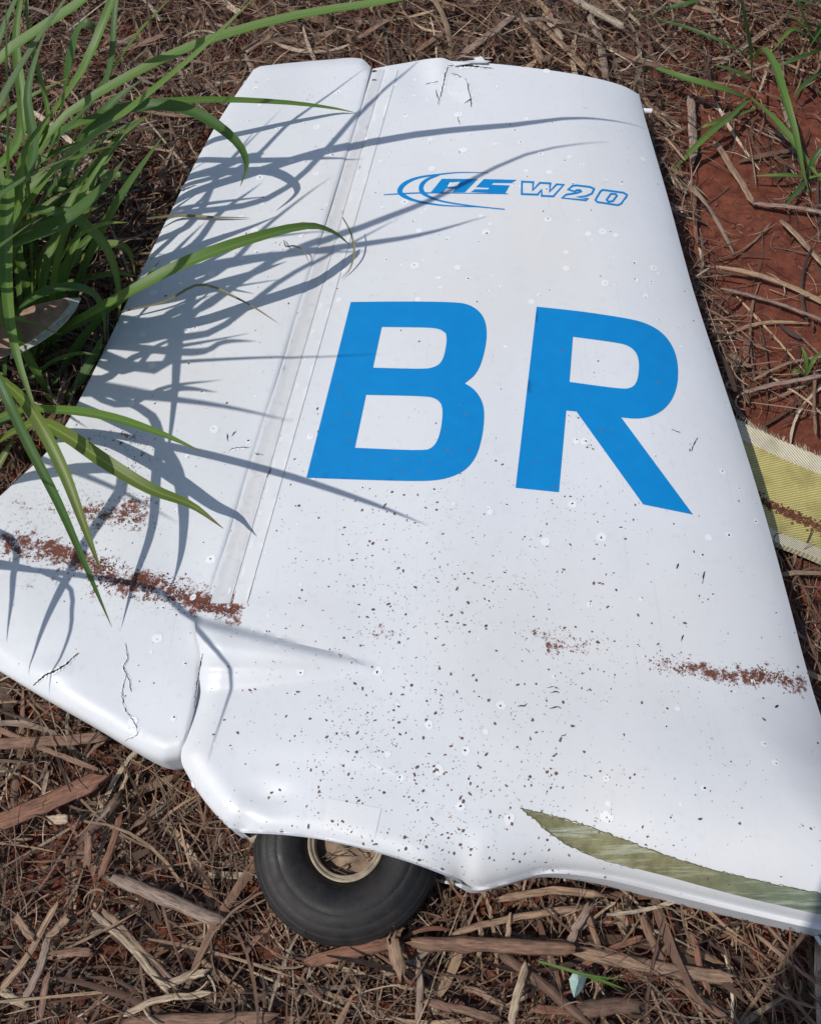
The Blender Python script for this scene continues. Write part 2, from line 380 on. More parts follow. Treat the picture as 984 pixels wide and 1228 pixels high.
hr = (.005 + .026 * np.clip(SR, 0, 1)**.8 + .012 * sstep(.62, .9, TR)) * (.42 + .58 * circ(dB, .026)) * (.55 + .45 * circ(dTR, .014)) * (.93 + .07 * circ(dHR, .006)) * (.4 + .6 * circ(dLR, .02))
ZR = ZM + hr + .0016 * np.sin(uvR[..., 0] * .043 + 1) * np.sin(uvR[..., 1] * .021)
ZR += .004 * np.exp(-(((uvR[..., 0] - 60)/24)**2 + ((uvR[..., 1] - 805)/14)**2))
topR = Pn(uvR, ZR); botR = topR.copy(); botR[..., 2] = 2 * ZM - ZR
vR, fR = shell(topR, botR)
o_rud = mk('rudder', vR, fR, M['rudder'], fin, sharp=40, vcol=stain(uvR))
o_rud['label'] = 'hinged white rudder with red soil smear'

bvh = BVHTree.FromPolygons([Vector(x) for x in vF] + [Vector(x) for x in vR], [tuple(f) for f in fF] + [tuple(i + len(vF) for i in f) for f in fR])
CAM = Vector((0, 0, HC))
def hit(u, v):
    d = Vector(ray(u, v)).normalized(); h_ = bvh.ray_cast(CAM, d, 5.0)
    if h_[0] is None: return None, None
    n = h_[1];  n = -n if n.dot(d) > 0 else n
    return h_[0], n
def drape(u, v, off):
    p, n = hit(u, v)
    return None if p is None else p + n * off
def chaikin(loop, it=2, ang=42):
    p = [Vector(q) for q in loop]
    for _ in range(it):
        r = []; n = len(p)
        for i in range(n):
            a, b, c = p[i-1], p[i], p[(i+1) % n]
            if (b - a).length < 1e-6 or (c - b).length < 1e-6: continue
            if (b - a).angle(c - b) < R(ang): r += [b + (a - b) * .25, b + (c - b) * .25]
            else: r.append(b)
        p = r
    return [tuple(q) for q in p]
def decal(name, loops, mat, off, step=7, parent=fin, smooth_it=2):
    loops = [chaikin(l, smooth_it) if smooth_it else l for l in loops]
    pts, edges = [], []
    for l in loops:
        dense = []
        for i in range(len(l)):
            a, b = Vector(l[i]), Vector(l[(i+1) % len(l)]); k = max(1, int((b - a).length / step))
            dense += [a.lerp(b, j / k) for j in range(k)]
        s0 = len(pts); pts += dense; edges += [(s0 + i, s0 + (i+1) % len(dense)) for i in range(len(dense))]
    arr = np.array([tuple(p) for p in pts]); lo, hi = arr.min(0), arr.max(0)
    def eo(q):
        r = np.zeros(q.shape[:-1], bool)
        for l in loops: r ^= inside(q, l)
        return r
    g = np.stack(np.meshgrid(np.arange(lo[0], hi[0], step), np.arange(lo[1], hi[1], step)), -1).reshape(-1, 2)
    if len(g):
        ls = [np.array(l + [l[0]]) for l in loops]
        g = g[eo(g)]
        if len(g):
            dd = np.min([dist_poly(g, l) for l in ls], 0); g = g[dd > step * .4]
    allp = pts + [Vector(q) for q in g]
    vv, ee, ff, *_ = delaunay_2d_cdt(allp, edges, [], 0, 1e-5, False)
    vv = np.array([tuple(q) for q in vv])
    tri = [f for f in ff if eo(vv[list(f)].mean(0)[None])[0]]
    pos = [drape(u, v, off) for u, v in vv]
    tri = [f for f in tri if all(pos[i] is not None for i in f)]
    used = sorted({i for f in tri for i in f}); mp = {i: k for k, i in enumerate(used)}
    vs_ = [pos[i] for i in used]; fs = []
    for f in tri:
        a, b, c = (pos[i] for i in f)
        n = (b - a).cross(c - a); f = f if n.z > 0 else f[::-1]
        fs.append(tuple(mp[i] for i in f))
    return mk(name, vs_, fs, mat, parent)
def ribbon(name, pts, widths, mat, off, parent=fin, step=3, jit=0, make=True):
    """thin strip draped on the shell along a pixel polyline"""
    k = [(i, *p) for i, p in enumerate(pts)]; f = crv(k) if len(pts) > 2 else (lambda t: np.array(pts[0])[None]*(1-np.asarray(t)[:, None]) + np.array(pts[1])[None]*np.asarray(t)[:, None])
    L = sum(math.dist(a, b) for a, b in zip(pts[:-1], pts[1:])); n = max(4, int(L / step))
    t = np.linspace(0, len(pts) - 1, n); c = f(t); wv = np.interp(t, np.arange(len(widths)) * (len(pts)-1) / max(1, len(widths)-1), widths)
    if jit: c = c + rng.normal(0, jit, c.shape); wv = wv * rng.uniform(.4, 1.5, n)
    d = np.gradient(c, axis=0); d /= np.linalg.norm(d, axis=1)[:, None] + 1e-9; nn = np.stack([-d[:, 1], d[:, 0]], -1)
    V_, F_ = [], []; last = None
    for i in range(n):
        a = drape(*(c[i] + nn[i] * wv[i] / 2), off); b = drape(*(c[i] - nn[i] * wv[i] / 2), off)
        if a is None or b is None: last = None; continue
        V_ += [a, b]; cur = len(V_) - 2
        if last is not None: F_.append((last, last + 1, cur + 1, cur))
        last = cur
    if not make: return V_, F_
    return mk(name, V_, F_, mat, parent)

# hinge cove seal and white tape strip
def band(a0, a1, b0, b1, v0=84, v1=724, n=60):
    l = []; 
    for i in range(n+1): l.append((a0 + (a1 - a0)*i/n, v0 + (v1 - v0)*i/n))
    for i in range(n, -1, -1): l.append((b0 + (b1 - b0)*i/n, v0 + (v1 - v0)*i/n))
    return l
decal('hinge_seal', [band(449.5, 252, 461, 276)], M['seal'], .0008, 4, smooth_it=0)
decal('seal_tape', [band(464, 279, 477, 296)], M['tape'], .0010, 4, smooth_it=0)
# letters
def z2(l, ox, oy, k): return [(ox + x / k, oy + y / k) for x, y in l]
B_out = z2([(248,50),(500,47),(760,50),(830,62),(880,95),(908,140),(917,200),(910,270),(890,350),(860,410),(808,450),(850,475),(885,520),(902,570),(903,640),(890,730),(865,810),(820,870),(760,905),(690,925),(600,932),(400,928),(30,915)], 360, 350, 4.1)
B_h1 = z2([(400,173),(640,175),(690,185),(715,205),(720,240),(708,310),(690,350),(660,370),(610,380),(357,373)], 360, 350, 4.1)
B_h2 = z2([(323,507),(620,513),(665,525),(693,550),(700,590),(692,670),(675,730),(650,765),(610,782),(268,767)], 360, 350, 4.1)
R_out = z2([(177,32),(400,55),(640,92),(720,115),(790,155),(840,215),(868,290),(873,380),(860,450),(830,510),(780,555),(720,578),(660,584),(592,577),(945,1055),(700,1005),(372,548),(322,543),(286,945),(73,923)], 600, 360, 4.1)
R_h = z2([(355,180),(580,210),(630,225),(665,255),(680,300),(678,360),(668,405),(645,430),(600,438),(338,402)], 600, 360, 4.1)
decal('letter', [B_out, B_h1, B_h2], M['blue'], .0005)['label'] = 'large blue letter B'
decal('letter', [R_out, R_h], M['blue'], .0005)['label'] = 'large blue letter R'
k6 = 6.15
A_out = z2([(428,119),(694,120),(596,219),(506,219),(530,191),(458,191),(434,219),(346,219)], 460, 195, k6)
A_h = z2([(486,146),(562,140),(540,175),(468,178)], 460, 195, k6)
S_out = z2([(738,121),(980,127),(940,151),(806,150),(792,163),(928,168),(893,229),(640,217),(672,196),(768,197),(778,186),(678,181)], 460, 195, k6)
emb = decal('emblem_letter', [A_out, A_h], M['blue'], .0005, 3, smooth_it=0)
decal('emblem_letter', [S_out], M['blue'], .0005, 3, smooth_it=0)
ribbon('emblem_line', z2([(0,237),(130,229),(300,223),(560,225),(915,230)], 460, 195, k6), [1, 1.6, 1.5, 1.0, 1.0], M['blue'], .00055)
ribbon('emblem_arc', z2([(768,75),(560,73),(400,88),(250,112),(155,155),(118,205),(140,240),(230,280),(400,312),(560,322),(720,328)], 460, 195, k6), [.7, 1.2, 1.8, 2.5, 4.5, 6, 5.2, 3, 1.8, 1.2, .8], M['blue'], .00065, step=1.5)
ribbon('emblem_arc', z2([(405,92),(325,122),(280,165),(280,212),(330,250),(430,285),(560,308),(720,328),(890,345)], 460, 195, k6), [1.5, 3, 5, 5.6, 3.2, 2, 1.6, 1.4, 1.2], M['blue'], .00075, step=1.5)
def stroke(pts, wd, off):
    p = [Vector(q) for q in pts]; n = len(p); o_, i_ = [], []
    for i in range(n):
        a, b, c = p[i-1], p[i], p[(i+1) % n]; d1 = (b-a).normalized(); d2 = (c-b).normalized()
        n1 = Vector((-d1.y, d1.x)); n2 = Vector((-d2.y, d2.x)); m = (n1 + n2)
        if m.length < .2: m = n1
        m.normalize(); k = min(1.6, 1 / max(.35, m.dot(n1)))
        o_.append(tuple(b + m * wd/2 * k)); i_.append(tuple(b - m * wd/2 * k))
    return [o_, i_]
def outline_glyph(loops):
    V_, F_ = [], []
    for l in loops:
        a, b = stroke(z2(l, 600, 195, k6), 2.3, 0); n = len(a); s0 = len(V_)
        for x, y in zip(a, b): V_ += [drape(*x, .0006), drape(*y, .0006)]
        for i in range(n): j = (i+1) % n; F_.append((s0+2*i, s0+2*i+1, s0+2*j+1, s0+2*j))
    return mk('emblem_letter', V_, F_, M['blue'], fin, smooth=False)
outline_glyph([[(157,140),(240,144),(236,203),(288,149),(366,153),(360,213),(412,160),(464,163),(388,249),(302,245),(300,202),(272,236),(155,232)]])
outline_glyph([[(497,199),(530,170),(560,168),(660,180),(688,194),(672,228),(632,246),(562,253),(642,266),(626,278),(452,261),(482,236),(562,224),(592,212),(586,203),(560,203),(545,213)]])
outline_glyph([[(735,212),(752,201),(905,222),(930,238),(925,252),(888,302),(862,314),(712,291),(698,276),(705,262)], [(812,230),(848,232),(856,244),(826,284),(792,288),(780,274)]])
# scraped laminate along the keel, torn paint edge, clear sticker
decal('scraped_patch', [[(624,970),(650,976),(700,990),(757,1011),(800,1027),(850,1042),(915,1058),(984,1072),(1080,1092),(1180,1118),(1180,1142),(1080,1118),(984,1097),(940,1087),(900,1078),(850,1065),(800,1051),(760,1041),(720,1030),(690,1018),(672,1008),(656,996),(640,981)]], M['olive'], .0004, 7)
ribbon('scraped_edge', [(624,970),(655,977),(700,989.5),(757,1010.5),(800,1026.5),(850,1041.5),(915,1057.5),(984,1071.5),(1080,1092)], [1,1.5,1.6,1.3,1.2,1,1,1,.8], M['olivedark'], .0007, jit=.6)
ribbon('scraped_edge', [(624,970),(640,981),(656,996),(672,1008),(690,1018),(720,1030),(760,1041)], [1.2,2,2.2,1.6,1.2,.8,.5], M['olivedark'], .0007, jit=.7)
decal('sticker', [[(392,957),(457,970),(449,1006),(388,994)]], M['sticker'], .0006, 8, smooth_it=0)
# cracks
CR = [([(150,771),(153,790),(148,800),(155,815),(157,830)], 1.6), ([(152,808),(147,830),(150,850),(160,865),(165,880),(150,888)], 1.2), ([(40,822),(55,810),(75,800),(95,783)], 3.0),
      ([(273,541),(285,537),(300,537)], 1.6), ([(273,530),(272,520)], 1.4), ([(277,524),(283,517)], 1.4), ([(305,544),(317,546)], 1.8), ([(320,572),(329,556)], 1.4),
      ([(525,126),(530,108),(533,92),(537,80)], 1.8), ([(556,93),(560,100),(561,108),(564,118),(564,128)], 2.6), ([(510,101),(525,98)], 1.2), ([(537,79),(560,79),(590,82)], 2.4),
      ([(549,140),(551,150)], 1.2), ([(541,88),(556,93)], 1.4), ([(444,86),(452,85)], 2.5), ([(446,96),(453,96)], 3), ([(243,784),(240,800),(236,820),(232,850)], 1.6), ([(522,108),(526,120)], 1.2),
      ([(656,825),(664,824),(669,827)], 1.6), ([(659,831),(667,830),(671,832)], 1.6), ([(658,850),(668,848),(672,850)], 1.6), ([(620,848),(632,845)], 1.8), ([(672,884),(678,881)], 2), ([(928,849),(933,846)], 3),
      ([(828,542),(833,530),(836,525)], 1.6), ([(811,682),(813,676)], 2.2), ([(841,700),(843,690),(845,686)], 2), ([(816,770),(819,762)], 2), ([(805,515),(815,519)], 1.6), ([(215,230),(235,222)], 1.2)]
for pts, wd in CR[:4] + CR[8:14]: ribbon('chipped_edge', pts, [wd*.6, wd*2.2, wd*2.0, wd*.5], M['spot'], .0006, step=2, jit=.5)
for pts, wd in CR: ribbon('crack', pts, [wd*.3, wd*.7, wd*.7, wd*.25], M['dark'], .0009, step=1.6, jit=.35)
# torn skin flap and paint flakes on the crushed tip
def flap(pts, lifts, mat, name, parent=fin):
    V_ = [drape(u, v, .0012 + l) for (u, v), l in zip(pts, lifts)]
    V_ = [p if p is not None else P(u, v, ZM + .03 + l) for p, (u, v), l in zip(V_, pts, lifts)]
    n = len(V_); bot = [p + Vector((0, 0, -.0012)) for p in V_]
    F_ = [tuple(range(n))[::-1], tuple(range(n, 2*n))] + [(i, (i+1) % n, n + (i+1) % n, n + i) for i in range(n)]
    return mk(name, V_ + bot, F_, mat, parent, smooth=False)
flap([(541,90),(547,96),(555,94),(560,101),(561,110),(564,120),(556,124),(546,118),(540,112),(537,104)], [0,.001,.003,.004,.004,.003,0,0,0,0], M['white'], 'torn_skin')
flap([(538,76),(556,73),(575,71),(588,73),(584,79),(566,78),(545,81)], [.004,.006,.009,.010,.006,.004,.003], M['white'], 'torn_skin')
flap([(568,69),(577,67),(582,73),(573,75)], [.012,.014,.012,.011], M['white'], 'torn_skin')
# hinge pin stub at the leading edge corner
def tube_pts(c0, c1, r0, r1, seg=12, cap=True):
    c0, c1 = Vector(c0), Vector(c1); d = (c1 - c0).normalized(); a = d.orthogonal().normalized(); b = d.cross(a)
    V_ = [c + (a * math.cos(t) + b * math.sin(t)) * r for c, r in ((c0, r0), (c1, r1)) for t in [2*math.pi*i/seg for i in range(seg)]]
    F_ = [(i, (i+1) % seg, seg + (i+1) % seg, seg + i) for i in range(seg)]
    if cap: F_ += [tuple(range(seg))[::-1], tuple(range(seg, 2*seg))]
    return V_, F_
pv, pf = tube_pts(P(764, 132, .082), P(781, 133, .082), .0045, .0045)
mk('pin', pv, pf, M['spot'], fin, sharp=40)

# ---- tail wheel
wc = P(416, 1011, .055)
def lathe(prof, c, seg=64):
    V_, F_ = [], []; n = len(prof)
    for i in range(seg):
        a = 2*math.pi*i/seg
        for r, z in prof: V_.append((c[0] + r*math.cos(a), c[1] + r*math.sin(a), c[2] + z))
    for i in range(seg):
        j = (i+1) % seg
        for k in range(n-1): F_.append((i*n+k, j*n+k, j*n+k+1, i*n+k+1))
    return V_, F_
# straw and twigs caught in the rim are added with the litter
hubv, hubf = lathe([(.0001, .006), (.008, .006), (.0085, .002), (.018, .002), (.030, -.004), (.0385, -.004)], wc, 48)
wheel = mk('wheel', hubv, hubf, M['hub'], fin, sharp=35)
tp = [(.046, -.004), (.047, .016), (.050, .0205), (.056, .0245), (.064, .0270), (.070, .0278), (.0755, .0276), (.0762, .0271), (.0770, .0274), (.082, .0264), (.0875, .0240), (.0885, .0230), (.0895, .0230), (.0935, .0200), (.0960, .0172), (.0966, .0160), (.0975, .0158), (.1000, .0112), (.1006, .0095), (.1014, .0090), (.1030, .003), (.1035, -.002), (.102, -.012), (.096, -.02), (.08, -.0265), (.05, -.02)]
tp = [(.0445 + (r_ - .046) * 1.145, z_) for r_, z_ in tp]; tv, tf = lathe(tp, wc, 96); mk('tyre', tv, tf, M['rubber'], wheel)
rp = [(.0385, -.004), (.0390, .008), (.0395, .0135), (.0405, .0150), (.0425, .0155), (.0430, .0140), (.0440, .0140), (.0445, .0165), (.0465, .0175), (.0480, .0165), (.0482, .006)]
rp = [(r_*.93, z_) for r_, z_ in rp]; rv, rf = lathe(rp, wc, 72); mk('rim', rv, rf, M['rim'], wheel, sharp=50)
for i in range(3):
    a = -math.pi/2 + (i-1) * 1.0; c = Vector((wc.x + .026*math.cos(a), wc.y + .026*math.sin(a), wc.z - .004))
    bv, bf = tube_pts(c, c + Vector((0, 0, .006)), .0036, .0032, 6); mk('bolt', bv, bf, M['hub'], wheel, smooth=False)
av, af = tube_pts(wc + Vector((0, 0, -.03)), wc + Vector((0, 0, .024)), .007, .007); mk('axle', av, af, M['inner'], wheel, sharp=40)
# end of the wheel fork in the opening
fv, ff_ = tube_pts(P(300, 1001, .055), P(330, 990, .06), .012, .014, 10); mk('fork_end', fv, ff_, M['rim'], fin, sharp=40)

# ---- soil specks and chalky spots
def blobs(spec, mat, name, dome=.25, kind='stuff', seg=7, jit=(.6, 1.25), asp=(1, 1.8), parent=fin, off=.0005):
    V_, F_ = [], []
    for u, v, r in spec:
        p, n = hit(u, v)
        if p is None or n.z < .15: continue
        a = Vector((random.gauss(0, 1), random.gauss(0, 1), 0)); a = (a - n * a.dot(n)).normalized(); b = n.cross(a)
        s0 = len(V_); e = random.uniform(*asp)
        V_.append(p + n * (off + r * dome))
        for i in range(seg):
            t = 2*math.pi*i/seg; rr = r * random.uniform(*jit)
            V_.append(p + n * off + a * (rr * e**.5 * math.cos(t)) + b * (rr / e**.5 * math.sin(t)))
        F_ += [(s0, s0 + 1 + i, s0 + 1 + (i+1) % seg) for i in range(seg)]
    o = mk(name, V_, F_, mat, parent, smooth=False)
    if kind: o['kind'] = kind
    return o
def lin(x, pts): return np.interp(x, [p[0] for p in pts], [p[1] for p in pts])
spec = []
while len(spec) < 1500:                         # splashed specks: dense over the tail cone, thinning upwards
    u, v = random.uniform(250, 990), random.uniform(300, 1080)
    d = lin(v, [(300, .02), (400, .06), (500, .2), (600, .55), (700, .75), (850, .8), (1000, .9), (1080, .8)]) * lin(u, [(250, .08), (340, .4), (450, 1), (600, .9), (720, .55), (800, .22), (990, .10)])
    d *= .35 + 1.3 * max(0, .5 + noise.noise(Vector((u*.012, v*.012, 3))))
    if random.random() < d: spec.append((u, v, .0005 + .0017 * random.random()**3.2))
for _ in range(1500):
    c_ = random.choice(spec); spec.append((c_[0] + random.gauss(0, 14), c_[1] + random.gauss(0, 14), .00025 + .0004*random.random()))
spec += [(random.uniform(0, 480), random.uniform(90, 900), .0005 + .0006*random.random()) for _ in range(160)]
blobs(spec, M['mud'], 'soil_specks', asp=(1, 2.2))
def smear(pts, n, sx, sy, r0, r1):
    out = []
    f = crv([(i, *p) for i, p in enumerate(pts)]) if len(pts) > 2 else None
    for _ in range(n):
        t = random.random() * (len(pts)-1)
        c = f(np.array([t]))[0] if f else np.array(pts[0])*(1-t) + np.array(pts[1])*t
        u, v = c[0] + random.gauss(0, sx), c[1] + random.gauss(0, sy)
        if noise.noise(Vector((u*.06, v*.06, 8))) + random.gauss(0, .28) < -.02: continue
        out.append((u, v, r0 + (r1 - r0) * random.random()**2))
    return out
red = smear([(15,655),(70,660),(120,675),(150,695),(200,708),(240,722),(282,736)], 2600, 9, 10, .0004, .0017)
red += smear([(110,680),(150,698),(190,706),(225,716)], 2000, 10, 8, .0005, .0020)
red += smear([(95,618),(130,622),(160,610),(165,628)], 900, 13, 8, .0004, .0016)
red += smear([(240,728),(262,732),(282,737)], 600, 4, 3.5, .0006, .0019)
red += smear([(10,625),(60,610),(110,600),(150,590)], 1900, 28, 28, .0003, .0008)
red += smear([(30,660),(110,690),(200,730)], 900, 26, 24, .0003, .0007)
red += smear([(110,520),(160,530),(170,560)], 700, 16, 14, .0003, .0010)
red += smear([(785,795),(830,802),(880,812),(925,812),(960,822)], 1500, 8, 6, .0004, .0017)
red += smear([(890,805),(930,815),(958,824)], 900, 7, 6, .0005, .002)
red += smear([(630,762),(690,770),(740,780)], 420, 16, 7, .0004, .0012)
red += smear([(685,770),(705,778)], 200, 7, 6, .0005, .0017)
red += smear([(445,760),(475,760)], 120, 10, 4, .0004, .0011)
red = [(u, v, r*.8) for u, v, r in red if random.random() < .55]
blobs(red, M['redmud'], 'soil_smear', dome=.3, asp=(1, 2.6), seg=6)
spots, dots = [], []
while len(spots) < 400:
    u, v = random.uniform(150, 960), random.uniform(84, 1000)
    d = lin(v, [(84, 1), (330, .85), (420, .4), (800, .2), (1000, .12)])
    if any(inside(np.array([[u, v]]), l)[0] for l in (B_out, R_out)): continue
    if random.random() > d: continue
    r = .0018 + .0055 * random.random()**2.0; spots.append((u, v, r))
    if random.random() < .65: dots.append((u + random.gauss(0, .8), v + random.gauss(0, .8), .0007 + .0010*random.random()))
blobs(spots, M['spot'], 'chalky_spot', dome=0, seg=16, jit=(.86, 1.1), asp=(1, 1.2), off=.00035)
blobs(dots, M['dark'], 'pock_mark', dome=0, seg=6, off=.0006)

# ================================================================== YELLOW TORN PANEL
pan = empty('torn_panel', P(960, 600, 0.01))
tag(pan, 'torn yellow woven composite panel with frayed edge beside the fin', 'wreck panel')
Utop = crv([(0,838,484),(.25,884,504),(.6,984,548),(1,1120,590)]); Ubot = crv([(0,872,618),(.3,925,648),(.6,984,672),(1,1110,735)])
n1, n2 = 60, 30; pvv = []
for j in range(n2):
    q_ = j / (n2 - 1)
    for i in range(n1):
        t = i / (n1 - 1); a = Utop(np.array([t]))[0]; b = Ubot(np.array([t]))[0]; p = a*(1-q_) + b*q_
        if j == 0: p = p + np.array([0, random.gauss(0, .8)])
        z = .022 + .012*q_ - .008*math.sin(math.pi*q_) + .008*max(0, (q_-.86)/.14) + .004*math.sin(t*5)
        pvv.append(P(p[0], p[1], z))
def slab(rows, a, b, th=.003):
    top = [pvv[j*n1 + i] for j in rows for i in range(n1)]; m = len(rows); N = len(top)
    bot = [p + Vector((0, 0, -th)) for p in top]; f = []
    for j in range(m-1):
        for i in range(n1-1):
            k = j*n1+i; f += [(k, k+n1, k+n1+1, k+1), (N+k, N+k+1, N+k+n1+1, N+k+n1)]
    lp = list(range(n1)) + [j*n1+n1-1 for j in range(1, m)] + [(m-1)*n1+i for i in range(n1-2, -1, -1)] + [j*n1 for j in range(m-2, 0, -1)]
    f += [(a_, b_, b_+N, a_+N) for a_, b_ in zip(lp, lp[1:] + lp[:1])]
    return top + bot, f
v_, f_ = slab(range(5, 27), 0, 1); mk('woven_skin', v_, f_, M['kevlar'], pan, sharp=40)
v_, f_ = slab(range(0, 6), 0, 1, .004); v_ = [p + Vector((0, 0, .0008)) for p in v_]; mk('frayed_rim', v_, f_, M['rawglass'], pan, sharp=40)
v_, f_ = slab(range(26, 30), 0, 1, .012); v_ = [p + Vector((0, 0, .0008)) for p in v_]; mk('folded_rim', v_, f_, M['rawglass'], pan, sharp=40)
sv, sf = [], []
for _ in range(1500):
    t = random.random(); a = Utop(np.array([t]))[0]; b = Ubot(np.array([t]))[0]; qq = .66 + .1*(t-.3)+ random.gauss(0, .028); p = a*(1-qq)+b*qq
    z = .022 + .012*qq - .008*math.sin(math.pi*qq) + .004*math.sin(t*5); c = P(p[0], p[1], z + .001); r = .0006 + .0022*random.random()**2; s0 = len(sv)
    sv.append(c + Vector((0, 0, r*.7))); sv += [c + Vector((math.cos(x)*r*random.uniform(.6, 1.4), math.sin(x)*r*random.uniform(.6, 1.3), 0)) for x in [k*1.047 for k in range(6)]]
    sf += [(s0, s0+1+i, s0+1+(i+1) % 6) for i in range(6)]
mk('soil_streak', sv, sf, M['redmud'], pan, smooth=False)['kind'] = 'stuff'
hv, hf = [], []
for _ in range(260):
    t = random.random(); a = Utop(np.array([t]))[0]; c = P(a[0], a[1], .024 + .004*math.sin(t*5)); s0 = len(hv)
    d = Vector((random.gauss(0, .5), 1, random.gauss(.1, .5))).normalized() * random.uniform(.003, .012); x = Vector((.00035, 0, 0))
    hv += [c - x, c + x, c + d + x*.3, c + d - x*.3]; hf.append((s0, s0+1, s0+2, s0+3))
mk('frayed_fibres', hv, hf, M['rawglass'], pan, smooth=False)['kind'] = 'stuff'

# ================================================================== GRASS
def blade_mesh(pts, wmax, fold=.35, twist=0., tw1=0., base_w=.55, tip_p=1.0, n=22):
    f = crv([(i, *p) for i, p in enumerate(pts)]); t = np.linspace(0, len(pts)-1, n); c = f(t)
    d = np.gradient(c, axis=0); d /= np.linalg.norm(d, axis=1)[:, None]
    V_, UV_, F_ = [], [], []
    for i in range(n):
        q = i / (n-1); tv_ = Vector(d[i]); up = Vector((0, -.25, 1)); side = tv_.cross(up)
        if side.length < .15: side = tv_.cross(Vector((0, 1, .3)))
        side.normalize(); nn = side.cross(tv_).normalized(); an = twist + (tw1 - twist) * q
        sd = side*math.cos(an) + nn*math.sin(an); nn = sd.cross(tv_).normalized()
        wq = wmax * (base_w + (1-base_w)*min(1, q/.35)) * (1 - max(0, (q-.45)/.55)**1.7 * .97) ** tip_p * .5
        p = Vector(c[i]); ed = nn * wq * fold
        V_ += [p - sd*wq + ed, p - sd*wq*.5 + ed*.35, p, p + sd*wq*.5 + ed*.35, p + sd*wq + ed]; UV_ += [(k/4, q) for k in range(5)]
        if i:
            for k in range(4): a = 5*(i-1)+k; F_.append((a, a+1, a+6, a+5))
    return V_, F_, UV_
def blade(par, pix, wpx, mat='g1', **k):
    """blade through photo points (u, v, height); width given in photo pixels at its middle"""
    pts = [tuple(P(*p)) for p in pix]; m = pts[len(pts)//2]; dep = m[1]*CP + (HC - m[2])*SP
    v_, f_, uv_ = blade_mesh(pts, wpx * dep / FPX, **k); return mk('blade', v_, f_, M[mat], par, uv=uv_)
def arch(par, base, az, length, elev, droop, wd, mat='g1', **k):
    p = Vector(base); pts = [tuple(p)]; e = elev; n = 7
    for i in range(n):
        st = length / n; p = p + Vector((math.cos(az)*math.cos(e), math.sin(az)*math.cos(e), math.sin(e))) * st
        e -= droop / n * (.5 + i / n); p.z = max(p.z, .012); pts.append(tuple(p)); az += random.gauss(0, .05)
    v_, f_, uv_ = blade_mesh(pts, wd, **k); return mk('blade', v_, f_, M[mat], par, uv=uv_)
c1 = empty('grass_clump', P(35, 430, 0.0))
tag(c1, 'tall clump of broad green grass blades arching over the rudder', 'grass')
B = blade
B(c1, [(5,440,.02),(-5,330,.2),(60,213,.33),(150,138,.42),(235,66,.5),(310,-8,.56)], 15, 'g1', fold=.5, twist=.5)
B(c1, [(30,400,.02),(20,260,.16),(60,160,.26),(150,96,.31),(250,50,.345),(360,19,.37),(480,-1,.392),(560,-30,.42),(652,-49,.445)], 16, 'g1', fold=.4, twist=.3)
B(c1, [(8,420,.02),(14,330,.16),(12,220,.32),(10,100,.48),(7,-20,.62)], 16, 'g2', twist=.4)
B(c1, [(45,430,.02),(40,330,.12),(36,225,.28),(25,120,.42),(16,-15,.58)], 10, 'g1', twist=.6)
B(c1, [(60,250,.02),(72,160,.2),(80,100,.3),(92,45,.36),(104,29,.38),(116,44,.36),(121,85,.30)], 15, 'g2', twist=.3)
B(c1, [(70,230,.02),(100,135,.2),(135,85,.3),(168,38,.38),(210,-8,.45)], 12, 'g1', twist=.4)
B(c1, [(30,420,.02),(25,250,.14),(55,172,.18),(110,143,.19),(180,124,.18),(260,120,.165),(340,123,.14),(395,129,.118),(427,135,.108)], 11, 'g1', twist=.15, fold=.3)
B(c1, [(60,330,.02),(80,200,.16),(130,140,.23),(180,127,.25),(225,132,.245),(262,152,.23),(288,176,.21),(296,200,.185),(288,223,.165)], 15, 'g2', twist=-.2, fold=.4)
B(c1, [(-60,330,.05),(-20,275,.2),(30,254,.24),(75,257,.24),(108,275,.22),(132,305,.18),(143,350,.13),(142,390,.1)], 14, 'g1', twist=.3)
B(c1, [(-80,380,.05),(-30,320,.2),(25,288,.26),(75,268,.28),(120,230,.32),(150,190,.36)], 24, 'g2', twist=.2)
B(c1, [(30,440,.02),(70,400,.1),(145,357,.18),(225,315,.22),(300,288,.225),(365,272,.198),(398,278,.165),(420,294,.128)], 17, 'g1', twist=.25, tw1=.0)
B(c1, [(40,440,.02),(70,405,.08),(130,372,.13),(165,345,.16),(192,312,.18)], 11, 'g1', twist=.5)
B(c1, [(75,330,.03),(110,302,.1),(135,293,.12),(155,302,.12),(162,330,.09)], 11, 'g3')
B(c1, [(80,338,.06),(110,333,.1),(140,328,.11),(168,332,.1)], 8, 'g3')
B(c1, [(5,470,.02),(12,400,.12),(35,362,.18),(75,345,.2),(108,350,.18),(124,372,.14),(126,410,.1)], 13, 'g2', twist=.2)
B(c1, [(20,470,.03),(60,436,.07),(95,424,.09),(120,426,.10)], 6, 'g1')
B(c1, [(60,470,.02),(85,430,.06),(110,395,.1),(140,365,.14)], 16, 'g2', twist=.5)
B(c1, [(75,485,.02),(95,460,.05),(115,425,.08),(124,400,.1)], 14, 'g2', twist=.4)
c2 = empty('grass_clump', P(-10, 520, 0.0))
tag(c2, 'low grass clump with yellowing blades drooping onto the soil-smeared rudder corner', 'grass')
B(c2, [(-60,400,.1),(-20,420,.27),(0,455,.29),(32,525,.255),(72,605,.212),(106,685,.16),(134,752,.118)], 14, 'g2', twist=-.5, fold=.5)
B(c2, [(-20,440,.1),(20,470,.24),(45,502,.265),(76,562,.25),(102,632,.222),(123,690,.19)], 17, 'g3', twist=-.4, fold=.4)
B(c2, [(-60,530,.06),(15,495,.16),(70,492,.25),(130,500,.34),(190,519,.41),(243,542,.45)], 13, 'g1', twist=.1)
